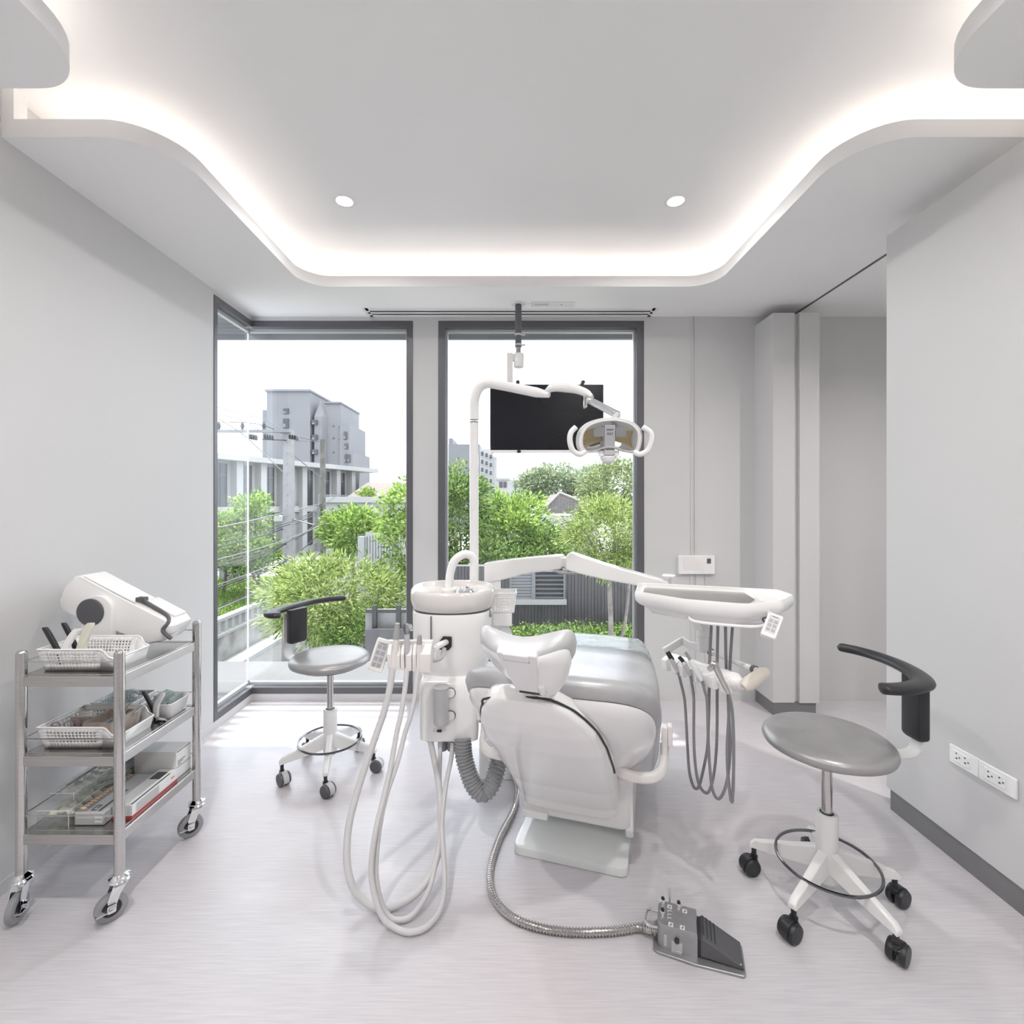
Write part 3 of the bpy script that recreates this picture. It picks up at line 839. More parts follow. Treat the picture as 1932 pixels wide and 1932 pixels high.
def basket(label, x0, x1, y0, y1, z0, h, low=True, cols=14, rows=4, rz=0, group=None):
    o = thing('storage_basket', label, 'basket', ((x0 + x1) / 2, (y0 + y1) / 2, z0), rz, group=group)
    cx, cy = (x0 + x1) / 2, (y0 + y1) / 2; hx, hy = (x1 - x0) / 2, (y1 - y0) / 2
    M = T(cx, cy, z0) @ R(rz, 'Z')
    t = .014
    m = MB(M)
    bx, by = hx - t, hy - t
    zl = h * .55
    xs = hx * .62 if low else hx
    def side(sy):
        u1 = xs / hx
        top1 = (xs, sy * hy, h); bot1 = (bx * u1, sy * by, 0)
        perf(m, (-bx, sy * by, .001), bot1[:2] + (.001,), top1, (-hx, sy * hy, h), cols if low else cols, rows, .10, .26, .2)
        if low:
            m.add([bot1[:2] + (.001,), (bx, sy * by, .001), (hx - t * .45, sy * (hy - t * .45), zl), (lerp(xs, hx - t * .45, .55), sy * (hy - t * .3), lerp(h, zl, .72)), (lerp(xs, hx, .2), sy * (hy - t * .05), lerp(h, zl, .12)), top1], [(0, 1, 2, 3, 4, 5)])
    side(-1); side(1)
    perf(m, (-bx, -by, .001), (-bx, by, .001), (-hx, hy, h), (-hx, -hy, h), 8, rows, .1, .26, .2)
    if low: m.add([(bx, -by, .001), (bx, by, .001), (hx - t * .45, hy - t * .45, zl), (hx - t * .45, -(hy - t * .45), zl)], [(0, 1, 2, 3)])
    else: perf(m, (bx, -by, .001), (bx, by, .001), (hx, hy, h), (hx, -hy, h), 8, rows, .1, .26, .2)
    m.add([(-bx, -by, .001), (bx, -by, .001), (bx, by, .001), (-bx, by, .001)], [(0, 1, 2, 3)])
    m.build('body', 'white_plastic', o, solid=.0024, smooth=25)
    if low:
        rim = []
        for sy in (-1, 1):
            pts = [(-hx, sy * hy, h), (xs, sy * hy, h), (lerp(xs, hx, .2), sy * (hy - t * .05), lerp(h, zl, .12)), (lerp(xs, hx - t * .45, .55), sy * (hy - t * .3), lerp(h, zl, .72)), (hx - t * .45, sy * (hy - t * .45), zl)]
            rim.append(pts)
        path = rim[0] + rim[1][::-1]
    else: path = [(-hx, -hy, h), (hx, -hy, h), (hx, hy, h), (-hx, hy, h)]
    m = MB(M); N = len(path)
    for i in range(N):
        m.cyl(path[i], path[(i + 1) % N], .0032, 8)
    m.build('rim', 'white_plastic', o)
    return o
basket('white perforated basket on the trolley top shelf with handles leaning in it', -1.622, -1.355, 1.662, 1.835, SH[0], .078)
basket('white perforated basket on the trolley middle shelf with cardboard dividers', -1.622, -1.345, 1.662, 1.845, SH[1], .078)
basket('small white perforated basket of clear bags at the back of the middle shelf', -1.615, -1.455, 1.868, 1.995, SH[1], .075, low=False, cols=10, rows=3)

# ---- instrument handles, not spatulas, leaning in the top basket
def handle(name, label, a, b, bend, w, th, matn, group=None, cat='spatula'):
    """curved flat handle from foot a to head b"""
    a, b = Vector(a), Vector(b)
    mid = (a + b) / 2 + Vector(bend)
    pts = spline([a, lerp(a, mid, .55) + Vector(bend) * .15, mid, lerp(mid, b, .6) + Vector(bend) * .1, b], 6)
    m = MB(); N = len(pts); rings = []
    for i, p in enumerate(pts):
        t = i / (N - 1); s = interp([(0, .7), (.3, .95), (.8, 1.05), (.95, .95), (1, .7)], t)
        rings.append([p + Vector((x * s, y, 0)) for x, y in rrect(w / 2, th / 2, min(w, th) * .35, 3)])
    m.rings(rings)
    return m.build(name, matn, None, label=label, cat=cat, group=group, smooth=50)
zt = SH[0]
handle('instrument_handle', 'black curved handle leaning in the top basket, nearest the wall', (-1.565, 1.70, zt + .006), (-1.632, 1.70, .955), (.006, 0, 0), .020, .012, 'black_plastic')
handle('instrument_handle', 'black curved handle in the top basket, touching a white handle', (-1.540, 1.735, zt + .006), (-1.598, 1.735, .962), (.008, 0, 0), .018, .012, 'black_plastic')
handle('instrument_handle', 'pure white curved handle leaning in the trolley top basket', (-1.550, 1.69, zt + .006), (-1.516, 1.70, .950), (-.020, 0, .004), .027, .014, 'white_plastic')
handle('instrument_handle', 'cream translucent curved handle leaning in the trolley top basket', (-1.505, 1.685, zt + .006), (-1.470, 1.70, .970), (-.006, 0, .004), .030, .014, 'cream_handle')

# ---- white tilting bench unit at the back of the top shelf
YD0, YD1 = 1.885, 2.012
o = thing('tilting_bench_unit', 'white tilting bench unit with dark pivot disc on the trolley top shelf', 'device', (-1.50, 1.94, SH[0]))
def Q(px, py, Yq=YD0): p = P(px, py, Yq); return (p.x, p.z)
prof = [(109, 1135), (117, 1110), (138, 1088), (150, 1086), (238, 1133), (314, 1171), (323, 1182), (318, 1196), (304, 1211), (283, 1215), (268, 1211), (213, 1189), (150, 1167), (112, 1150)]
poly = rpoly([Q(*p) for p in prof], .006, 2)
c = Vector((sum(p[0] for p in poly) / len(poly), sum(p[1] for p in poly) / len(poly)))
m = MB()
rings = []
for y, s in ((YD0, .955), (YD0 + .004, .985), (YD0 + .012, 1), (YD1 - .012, 1), (YD1 - .004, .985), (YD1, .955)):
    rings.append([(c.x + (p[0] - c.x) * s, y, c.y + (p[1] - c.y) * s) for p in poly])
m.rings(rings); body = m.build('housing', 'white_plastic', o, smooth=40)
# seam and lid
d = (Vector(Q(315, 1172)) - Vector(Q(150, 1086))).normalized(); up = Vector((-d.y, d.x))
def along(t, h): q = Vector(Q(150, 1086)) + d * t + up * h; return q
L = (Vector(Q(315, 1172)) - Vector(Q(150, 1086))).length
m = MB()
a, b = along(.012, -.0015), along(L * .62, -.0015)
m.prism([(a.x, a.y), (b.x, b.y), (b.x + up.x * .003, b.y + up.y * .003), (a.x + up.x * .003, a.y + up.y * .003)], YD0 + .006, YD0 + .010, 'y'); m.build('seam', 'light_grey', o, smooth=0)
m = MB(); q = [along(L * .60, -.002), along(L * .99, -.002), along(L * .985, .010), along(L * .66, .012)]
m.prism([(p.x, p.y) for p in q], YD0 + .045, YD1 - .012, 'y'); m.build('cover_lid', 'white_plastic', o, bevel=.003)
# dark lever along the top front edge
m = MB()
pts = [(*along(L * .60, .012), YD0 + .034), (*along(L * .70, .010), YD0 + .032), (*along(L * .93, .006), YD0 + .028), (*along(L * 1.01, -.006), YD0 + .006), (*along(L * 1.015, -.036), YD0 - .006), (*along(L * 1.13, -.050), YD0 - .006)]
pts = [Vector((x, y, z)) for x, z, y in pts]
m.tube(spline(pts, 5), [.011, .011, .010, .009, .008] + [.0075] * 21, 8); m.build('lever', 'dark_grey', o)
m = MB(); q = along(L * .62, .014); m.cbox((q.x, YD0 + .034, q.y), (.035, .026, .016), None); m.build('lever_grip', 'dark_grey', o, bevel=.003)
# stand
ys = YD0 - .022
a0, a1 = Q(152, 1160, ys), Q(211, 1160, ys); zc = Q(172, 1155, ys)[1]; xc = (a0[0] + a1[0]) / 2; rr = (a1[0] - a0[0]) / 2
poly = [(a0[0], SH[0])] + [(xc + rr * math.cos(math.radians(180 - 180 * k / 14)), zc + .004 + rr * math.sin(math.radians(180 - 180 * k / 14))) for k in range(15)] + [(a1[0], SH[0])]
m = MB(); m.prism(poly, ys, YD0 + .002, 'y'); m.prism(poly, YD1 - .002, YD1 + .012, 'y'); m.box(a0[0] - .005, a1[0] + .005, ys + .003, YD1 + .012, SH[0], SH[0] + .012)
m.build('stand', 'white_plastic', o, bevel=.003, smooth=30)
xd = Q(171, 1154, ys)[0]
m = MB(T(xd, ys, zc) @ R(PI / 2, 'X')); m.lathe([(.052, -.001), (.052, .004), (.049, .0065), (.001, .0075)], 40); m.build('pivot_disc', 'dark_grey', o)

# ---- middle shelf
zm = SH[1]
o = thing('cardboard_divider', 'brown cardboard divider box inside the middle-shelf basket', 'box', (-1.42, 1.75, zm))
m = MB()
for x0, x1, y0, y1 in ((-1.49, -1.39, 1.69, 1.693), (-1.49, -1.39, 1.80, 1.803), (-1.49, -1.487, 1.693, 1.80), (-1.393, -1.39, 1.693, 1.80)): m.box(x0, x1, y0, y1, zm + .004, zm + .082)
m.build('walls', 'cardboard', o, smooth=0)
m = MB(); m.box(-1.58, -1.495, 1.74, 1.743, zm + .004, zm + .080); m.box(-1.49, -1.39, 1.693, 1.80, zm + .004, zm + .007); m.build('flap', 'cardboard', o, smooth=0)
for k, (x, y, a, l) in enumerate(((-1.46, 1.725, 20, 'nearest the brown flap'), (-1.435, 1.75, 55, 'lying crosswise over the others'), (-1.425, 1.72, -20, 'leaning on the card rim'), (-1.45, 1.775, 75, 'at the back of the divider'), (-1.415, 1.77, 35, 'poking over the basket end'))):
    oo = thing('impression_brush', 'blue-grey handled pick in the cardboard divider, ' + l, 'brush', (x, y, zm + .05))
    M = T(x, y, zm + .05) @ R(math.radians(a), 'Z') @ R(math.radians(-34), 'Y')
    MB(M).tube([(-.02, 0, 0), (.03, 0, 0), (.045, 0, 0)], [.006, .007, .004], 8).build('grip', 'blue_grey', oo)
    MB(M).tube([(.045, 0, 0), (.075, 0, 0)], .0016, 6).build('shaft', 'chrome', oo)
for k, (x, y, l) in enumerate(((-1.575, 1.705, 'with clear lenses by the basket rim'), (-1.525, 1.725, 'with dark lenses beside the card divider'))):
    oo = thing('eyeglasses', 'mauve framed glasses folded in the middle-shelf basket, ' + l, 'glasses', (x, y, zm + .05))
    for s in (-1, 1):
        m = MB(); m.tube([(x + s * .019 + .016 * math.cos(2 * PI * q / 20), y + .004 * s, zm + .066 + .013 * math.sin(2 * PI * q / 20)) for q in range(20)], .0022, 6, closed=True); rim = m.build('rim', 'mauve', oo)
        m = MB(T(x + s * .019, y + .004 * s, zm + .066) @ R(PI / 2, 'X')); m.lathe([(.0145, -.0006), (.0145, .0006)], 18); m.build('lens', 'plastic_film' if k == 0 else 'mauve', oo)
    m = MB(); m.tube([(x - .033, y, zm + .066), (x - .03, y + .02, zm + .05), (x + .02, y + .024, zm + .045)], .002, 6); m.tube([(x - .033, y + .006, zm + .05), (x + .0, y + .01, zm + .01), (x + .03, y + .006, zm + .008)], .002, 6); m.build('temple', 'mauve', oo)
for k, (x, y, s, l) in enumerate(((-1.575, 1.925, 1.0, 'against the wall side'), (-1.53, 1.945, 1.2, 'largest of the three'), (-1.49, 1.92, .95, 'nearest the plastic tray'))):
    m = MB()
    for i in range(3):
        c = Vector((x + random.uniform(-.01, .01), y + random.uniform(-.01, .01), zm + .035 + .018 * i)); rings = []
        for j in range(7):
            a = -PI / 2 + PI * j / 6
            rings.append([c + Vector((.034 * s * max(.05, math.cos(a)) * math.cos(2 * PI * q / 10) * random.uniform(.75, 1.2), .03 * s * max(.05, math.cos(a)) * math.sin(2 * PI * q / 10) * random.uniform(.75, 1.2), .026 * s * math.sin(a))) for q in range(10)])
        m.rings(rings)
    m.build('clear_bag', 'plastic_film', None, label='crumpled clear plastic bag in the small back basket, ' + l, cat='bag', smooth=20, weld=False)
# pliers lying in front of the plastic tray
o = thing('alginate_pliers', 'pliers with one black and one white handle beside the plastic tray', 'pliers', (-1.345, 1.88, zm))
def hgrip(a, b, bend, w, th, nm, mt):
    a, b = Vector(a), Vector(b); mid = (a + b) / 2 + Vector(bend)
    pts = spline([a, mid, b], 8); N = len(pts); m = MB(); rings = []
    for i, p in enumerate(pts):
        s = interp([(0, .6), (.3, .9), (.85, 1.05), (1, .7)], i / (N - 1)); rings.append([p + Vector((x * s, y, 0)) for x, y in rrect(w / 2, th / 2, th * .3, 3)])
    m.rings(rings); return m.build(nm, mt, o, smooth=50)
hgrip((-1.375, 1.885, zm + .012), (-1.432, 1.895, zm + .112), (.006, 0, -.006), .015, .012, 'handle', 'black_plastic')
hgrip((-1.372, 1.882, zm + .012), (-1.345, 1.88, zm + .110), (-.012, 0, 0), .022, .014, 'handle', 'white_plastic')
m = MB(); m.lathe([(.012, 0), (.012, .012)], 16, T(-1.372, 1.883, zm + .006)); m.tube([(-1.37, 1.883, zm + .012), (-1.35, 1.87, zm + .014), (-1.33, 1.875, zm + .008)], [.008, .006, .003], 8); m.tube([(-1.37, 1.885, zm + .008), (-1.345, 1.89, zm + .006), (-1.33, 1.878, zm + .005)], [.008, .006, .003], 8); m.build('jaw', 'steel', o)
# white plastic tray with small packets
o = thing('plastic_tray', 'white open plastic tray at the end of the middle shelf', 'tray', (-1.385, 1.965, zm))
m = MB(); hx, hy = .062, .062; rings = []
for z, s in ((0, .82), (.005, .86), (.052, .97), (.06, 1.03), (.058, 1.05), (.054, .96), (.010, .84), (.008, .4)): rings.append([(-1.388 + a * s, 1.957 + b * s, zm + z) for a, b in rrect(hx, hy, .016, 4)])
m.rings(rings); m.build('body', 'white_enamel', o, smooth=40)
for k, (x, l) in enumerate(((-1.420, 'beside the clear bags'), (-1.408, 'in the middle of the row'), (-1.396, 'with the darkest spine'), (-1.362, 'flat behind the post'))):
    MB().box(x, x + .009, 1.972 - .04, 2.005, zm + .0085, zm + .078 - .004 * k).build('packet', 'sage', None, label='sage green slim packet standing in the plastic tray, ' + l, cat='packet', bevel=.001)
MB().box(-1.385, -1.368, 1.93, 2.0, zm + .0085, zm + .050).build('packet', 'light_grey', None, label='pale grey flat packet between sage packets in the plastic tray', cat='packet', bevel=.002)

# ---- bottom shelf
zb = SH[2]
def clearbox(label, x0, x1, y0, y1, z0, z1, fill_label, prints=None):
    o = thing('clear_storage_box', label, 'box', ((x0 + x1) / 2, (y0 + y1) / 2, z0))
    m = MB(); t = .0018
    m.box(x0, x1, y0, y0 + t, z0, z1); m.box(x0, x1, y1 - t, y1, z0, z1); m.box(x0, x0 + t, y0, y1, z0, z1); m.box(x1 - t, x1, y0, y1, z0, z1); m.box(x0, x1, y0, y1, z0, z0 + t)
    m.build('shell', 'acrylic', o, smooth=0)
    m = MB(); m.box(x0 - .001, x1 + .001, y0 - .001, y1 + .001, z1, z1 + .003); m.build('lid', 'acrylic', o, smooth=0)
    m = MB()
    for a, b in (((x0, y0), (x1, y0)), ((x1, y0), (x1, y1))):
        m.cyl((a[0], a[1], z1 - .006), (b[0], b[1], z1 - .006), .0012, 6)
    m.cyl((x1, y0, z0), (x1, y0, z1), .0012, 6); m.build('edge', 'paper_white', o)
    return o
bA = clearbox('long clear acrylic box of cream mouldings on the trolley bottom shelf', -1.622, -1.512, 1.66, 1.98, zb, zb + .062, None)
bB = clearbox('smaller clear acrylic box stacked on another clear box, bottom shelf', -1.612, -1.53, 1.70, 1.93, zb + .065, zb + .098, None)
def moulds(x0, x1, y0, y1, z0, h, n, sz, where, grp):
    for k in range(n):
        y = lerp(y0, y1, (k + .5) / n); x = (x0 + x1) / 2 + random.uniform(-.006, .006)
        m = MB(); pts = [Vector((lerp(x0, x1, t), y + .01 * math.sin(3 * t + k), z0 + sz + (h - 2 * sz) * (.25 + .35 * math.sin(2.6 * t + k * 1.3) ** 2))) for t in (0, .2, .4, .6, .8, 1)]
        m.tube(spline(pts, 3), [sz * .35] + [sz * (.75 + .25 * math.sin(i * 1.3)) for i in range(14)] + [sz * .35], 8)
        m.build('plastic_moulding', 'gloves_cream', None, label=where, cat='moulding', group=grp, smooth=60)
moulds(-1.612, -1.522, 1.672, 1.965, zb + .002, .056, 7, .0135, 'cream plastic moulding lying inside the long clear box', 'mouldings in the long clear box')
moulds(-1.604, -1.538, 1.712, 1.918, zb + .067, .030, 5, .008, 'cream plastic moulding lying inside the smaller stacked clear box', 'mouldings in the stacked clear box')
m = MB(); m.box(-1.590, -1.578, 1.73, 1.86, zb + .1012, zb + .1016); m.build('label_strip', 'print_grey', bB, smooth=0)
m = MB()
for k in range(6): m.box(-1.567 + .004 * k, -1.5655 + .004 * k, 1.73, 1.76 + .004 * (k % 3), zb + .1012, zb + .1016)
m.box(-1.562, -1.560, 1.79, 1.85, zb + .1012, zb + .1016); m.box(-1.556, -1.548, 1.87, 1.90, zb + .1012, zb + .1016); m.build('label_print', 'print_grey', bB, smooth=0)
# shade guide case with a row of tooth tabs
o = thing('shade_guide_case', 'grey shade guide case with a row of tooth tabs on the bottom shelf', 'case', (-1.445, 1.80, zb))
m = MB(); m.box(-1.500, -1.398, 1.668, 1.905, zb, zb + .046); case = m.build('case_body', 'card_grey', o, bevel=.004)
for k in range(16):
    y = 1.685 + .0135 * k
    m = MB(); m.ball((-1.482, y, zb + .050), .0065, 8, sc3=(1.9, .75, .75)); m.build('tooth_tab', 'gold_tooth', o, smooth=60)
m = MB(); m.box(-1.497, -1.462, 1.672, 1.90, zb + .0455, zb + .0475); m.build('tab_rail', 'mid_grey', o, smooth=0)
m = MB(); m.box(-1.428, -1.402, 1.6672, 1.668, zb + .010, zb + .036); lab = m.build('label_plate', 'paper_white', o, smooth=0)
text_part('VITA', .0095, frame((-1.415, 1.667, zb + .022), (1, 0, 0), (0, 0, 1), (0, -1, 0)), 'label_print', 'print_grey', o)
m = MB(); m.box(-1.49, -1.435, 1.6674, 1.668, zb + .026, zb + .0268); m.box(-1.49, -1.435, 1.6674, 1.668, zb + .020, zb + .0208); m.build('front_print', 'paper_white', o, smooth=0)
m = MB()
for a, b, c, d in ((-1.452, -1.447, 1.678, 1.71), (-1.452, -1.432, 1.678, 1.683), (-1.440, -1.435, 1.69, 1.71), (-1.452, -1.440, 1.706, 1.71), (-1.425, -1.415, 1.675, 1.80)): m.box(a, b, c, d, zb + .046, zb + .0464)
m.build('top_print', 'print_dark', o, smooth=0)
# flat box with red trim
o = thing('carton', 'flat grey carton with a red lower edge on the bottom shelf', 'box', (-1.36, 1.80, zb))
m = MB(); m.box(-1.394, -1.325, 1.70, 1.93, zb + .012, zb + .050); m.build('box_body', 'paper_white', o, bevel=.001)
m = MB(); m.box(-1.3945, -1.3245, 1.6995, 1.9305, zb, zb + .012); m.build('red_edge', 'print_red', o, smooth=0)
m = MB(); m.box(-1.3246, -1.3242, 1.72, 1.83, zb + .016, zb + .046); m.build('grey_panel', 'card_grey', o, smooth=0)
m = MB(); m.box(-1.385, -1.345, 1.86, 1.91, zb + .050, zb + .0504); m.box(-1.335, -1.328, 1.705, 1.90, zb + .050, zb + .0504); m.build('top_print', 'print_dark', o, smooth=0)
m = MB(); m.box(-1.3246, -1.3242, 1.895, 1.915, zb + .030, zb + .034); m.build('side_print', 'print_red', o, smooth=0)
# tall white carton at the back
o = thing('carton', 'white carton with dark lines standing at the back of the bottom shelf', 'box', (-1.42, 1.98, zb))
m = MB(); m.box(-1.50, -1.330, 1.935, 2.02, zb, zb + .115); m.build('box_body', 'paper_white', o, bevel=.001)
m = MB(); m.box(-1.3301, -1.3296, 1.936, 2.019, zb + .050, zb + .0525); m.box(-1.3301, -1.3296, 1.936, 2.019, zb + .111, zb + .1145); m.box(-1.3301, -1.3296, 1.936, 2.019, zb + .004, zb + .007)
for k in range(3): m.box(-1.3301, -1.3296, 1.942, 1.985 - .012 * k, zb + .072 - k * .007, zb + .075 - k * .007)
m.build('side_print', 'print_dark', o, smooth=0)
MB().box(-1.618, -1.505, 1.985, 2.02, zb, zb + .090).build('carton', 'card_grey', None, label='plain grey carton behind the clear boxes on the bottom shelf', cat='box', bevel=.001)
# ------------------------------------------------------------------ dental chair
CA = math.radians(-17)
CO = (.2266, 1.85, 0)
chair = thing('dental_chair', 'white dental chair with silver-grey upholstery, reclined, in the room centre', 'dental chair', CO, CA)
C = T(*CO) @ R(CA, 'Z')            # local: x right, y towards the feet, z up

# base plate
m = MB(C)
pl = rpoly([(-.222, 0), (.222, 0), (.222, .95), (-.222, .95)], [.035, .035, .1, .1], 6)
rings = []
for z, s in ((0, .985), (.004, 1.0), (.026, 1.0), (.032, .99), (.034, .965)):
    rings.append([(x * s, .475 + (y - .475) * (1 - (1 - s) * .5), z) for x, y in pl])
m.rings(rings); m.build('base_plate', 'gloss_plate', chair, smooth=40)
# lift housing above the base
m = MB(C); rings = []
for z, hw, v0, v1 in ((.105, .222, .115, .90), (.12, .232, .105, .92), (.24, .236, .10, .92), (.33, .230, .10, .90), (.37, .20, .12, .86), (.40, .17, .14, .82)):
    rings.append([(x, y, z) for x, y in rrect(hw, (v1 - v0) / 2, .035, 5, 0, (v0 + v1) / 2)])
m.rings(rings); m.build('lift_housing', 'white_enamel', chair, smooth=40)
m = MB(C); rings = []
for z, hw, v0, v1 in ((.034, .205, .22, .86), (.11, .205, .20, .88)): rings.append([(x, y, z) for x, y in rrect(hw, (v1 - v0) / 2, .03, 4, 0, (v0 + v1) / 2)])
m.rings(rings); m.build('lift_skirt', 'white_plastic', chair, smooth=40)
m = MB(C); m.box(-.205, -.10, .085, .14, .100, .128); m.build('skirt_tab', 'white_plastic', chair, bevel=.004)
# side cover on the right that runs down to the base
m = MB(C); m.prism(rpoly([(.10, .40), (.90, .40), (.90, .10), (.30, .06), (.145, .055), (.12, .10)], .02, 3), .205, .236, 'x')
m.build('side_cover', 'white_enamel', chair, bevel=.006)

# seat and leg cushion
def csec(hw, zb, zt, crown=.012, n=30, p=4.2):
    cz, hz = (zb + zt) / 2, (zt - zb) / 2
    out = []
    for k in range(n):
        a = 2 * PI * k / n; c, s = math.cos(a), math.sin(a)
        x = hw * math.copysign(abs(c) ** (2 / p), c); z = cz + hz * math.copysign(abs(s) ** (2 / p), s)
        if s > 0: z += crown * (1 - (x / hw) ** 2)
        out.append((x, z))
    return out
m = MB(C); rings = []
for v, hw, zb, zt in ((.02, .22, .40, .45), (.035, .28, .36, .475), (.08, .315, .335, .495), (.20, .335, .315, .515), (.40, .343, .31, .535), (.60, .340, .33, .56), (.80, .318, .37, .585), (.93, .295, .41, .600), (.995, .265, .445, .600), (1.015, .22, .475, .58)):
    rings.append([(x, v, z) for x, z in csec(hw, zb, zt)])
m.rings(rings); m.build('seat_cushion', 'grey_leather_light', chair, smooth=60)
m = MB(C); rings = []
for v, hw, zb, zt in ((.06, .20, .36, .40), (.10, .25, .33, .40), (.5, .26, .31, .42), (.85, .22, .38, .44), (.95, .17, .42, .46)): rings.append([(x, v, z) for x, z in csec(hw, zb, zt, 0)])
m.rings(rings); m.build('seat_shell', 'white_enamel', chair, smooth=50)
# clear foot cover laid over the leg end
m = MB(C); rings = []
for i in range(13):
    v = .80 + .225 * i / 12
    hw = interp([(.80, .30), (.93, .285), (.995, .26), (1.025, .215)], v); zt = interp([(.80, .597), (.93, .613), (.995, .614), (1.025, .59)], v)
    rings.append([(hw * 1.0 * x, v, zt + .003 + .012 * (1 - x * x) + .004 * noise.noise(Vector((x * 5, v * 30, 1))) - (.05 if abs(x) > .97 else .012 if abs(x) > .88 else 0)) for x in [-1, -.93, -.85, -.6, -.3, 0, .3, .6, .85, .93, 1]])
m.rings(rings, closed=False, cap0=False, cap1=False); m.build('foot_cover', 'plastic_film', chair, smooth=60, solid=.0012)

# back rest: plane from the hinge up to the head end
H0, H1 = Vector((0, .05, .43)), Vector((0, -.42, .862))
Tn = (H1 - H0).normalized(); Nn = Vector((0, -Tn.z, Tn.y)); Nn = Nn if Nn.z > 0 else -Nn     # Nn: towards the patient
LB = (H1 - H0).length
BM = C @ frame(H0, (1, 0, 0), Tn, Nn)     # local: x right, y up the back, z towards the patient
def outline(w, top, grow=0.0, n=44):
    """half-width profile of the back rest -> closed outline"""
    tab = [(-.02, .255), (.06, .30), (.16, .325), (.28, .334), (.40, .325), (.48, .300), (.54, .262), (.585, .208), (.612, .145), (.627, .075), (.632, 0)]
    right = spline([Vector((a[1] * w + grow, a[0] * top + (grow if a[0] > .5 else 0), 0)) for a in tab], 4)
    return [(p.x, p.y) for p in right[:-1]] + [(-p.x, p.y) for p in right[::-1]]
def slab(m, levels):
    rings = []
    for z, w, top, dy in levels: rings.append([(x, y + dy, z + .055 * (abs(x) / .33) ** 2.2) for x, y in outline(w, top)])
    m.rings(rings)
m = MB(BM); slab(m, [(-.034, .93, .955, 0), (-.026, .985, .99, 0), (-.008, 1.02, 1.012, 0), (.012, 1.02, 1.012, 0), (.030, .985, .99, 0), (.040, .92, .95, 0), (.044, .80, .86, 0), (.046, .5, .6, .1)])
m.build('back_cushion', 'grey_leather', chair, smooth=60)
m = MB(BM); slab(m, [(-.034, .965, .965, 0), (-.048, .955, .955, 0), (-.064, .90, .90, 0), (-.076, .78, .78, .02), (-.08, .5, .5, .10)])
m.build('back_panel', 'white_enamel', chair, smooth=60)
# moulded rear cover from the head end down to the lift housing
def rcov(t):
    # centre line (v, z), half width, depth, sideways shift
    return interp([(0, .085, .172, .196, .10, -.012), (.10, .062, .215, .200, .105, -.014), (.30, -.035, .335, .205, .11, -.02), (.5, -.165, .47, .207, .115, -.026), (.68, -.295, .60, .203, .11, -.032), (.80, -.378, .690, .186, .10, -.036), (.88, -.425, .746, .160, .085, -.04), (.94, -.455, .787, .128, .07, -.042), (.985, -.474, .814, .088, .05, -.044), (1.0, -.481, .823, .05, .04, -.045)], t)
def rcov_rings(t0, grow, back):
    rings = []; NT = 70
    for i in range(NT + 1):
        t = lerp(t0, 1, i / NT)
        v, z, hw, d, dx = rcov(t); v2, z2, *_ = rcov(min(1, t + .01)); v1, z1, *_ = rcov(max(0, t - .01))
        tg = Vector((0, v2 - v1, z2 - z1)).normalized(); nb = Vector((0, -tg.z, tg.y)); nb = nb if nb.y < 0 else -nb
        c = Vector((dx, v, z)) - nb * (d * .45 + back) + tg * (grow if t > .9 else 0)
        rings.append([c + Vector((x, 0, 0)) + nb * y for x, y in superell(hw + grow, d * .62, 5.0, 36)])
    return rings
m = MB(C); m.rings(rcov_rings(0, 0, 0)); m.build('rear_cover', 'white_enamel', chair, smooth=60)
path = []
for i in range(61):
    q = i / 60; t = lerp(.44, 1.0, min(1, q * 2)) if q <= .5 else lerp(1.0, .44, (q - .5) * 2); sg = 1 if q <= .5 else -1
    v, z, hw, d, dx = rcov(t); v2, z2, *_ = rcov(min(1, t + .01)); v1, z1, *_ = rcov(max(0, t - .01))
    tg = Vector((0, v2 - v1, z2 - z1)).normalized(); nb = Vector((0, -tg.z, tg.y)); nb = nb if nb.y < 0 else -nb
    path.append(Vector((dx, v, z)) - nb * (d * .45 - d * .22) + Vector((sg * (hw + .001), 0, 0)) + tg * (.003 if t > .97 else 0))
m = MB(C); m.tube(spline(path[::3], 4), .0040, 6); m.build('cover_gap', 'black_rubber', chair, smooth=60)
# head rest bracket: flat arm in front of the head rest shell
pt, pb = P(974, 1236, 1.19), P(993, 1304, 1.325)
up_ = (pt - pb).normalized(); rt_ = C.to_3x3() @ Vector((1, 0, 0)); rt_ = (rt_ - up_ * rt_.dot(up_)).normalized()
ot_ = rt_.cross(up_); ot_ = ot_ if ot_.y < 0 else -ot_
LA = (pt - pb).length
HB = frame(pb, rt_, up_, ot_)
m = MB(HB); m.prism(rpoly([(-.030, -.004), (.034, -.004), (.050, LA), (-.052, LA)], .006, 3), -.022, .0); m.build('headrest_arm', 'white_plastic', chair, bevel=.003)
m = MB(HB); m.box(-.036, .030, LA - .026, LA + .004, -.004, .005); m.build('release_lever', 'white_plastic', chair, bevel=.003)
m = MB(HB); m.box(-.036, .030, LA - .031, LA - .028, -.002, .0022); m.build('lever_gap', 'mid_grey', chair, smooth=0)
m = MB(HB); m.box(.036, .056, -.006, .046, -.028, .006); m.build('arm_knob', 'white_plastic', chair, bevel=.007, seg=3)
m = MB(HB); m.box(-.034, .048, -.024, -.006, -.05, -.004); m.build('slot_plate', 'chrome', chair, smooth=0, bevel=.001)
m = MB(HB); m.box(-.022, .042, -.020, -.010, -.006, -.002); m.build('slot', 'black_rubber', chair, smooth=0)
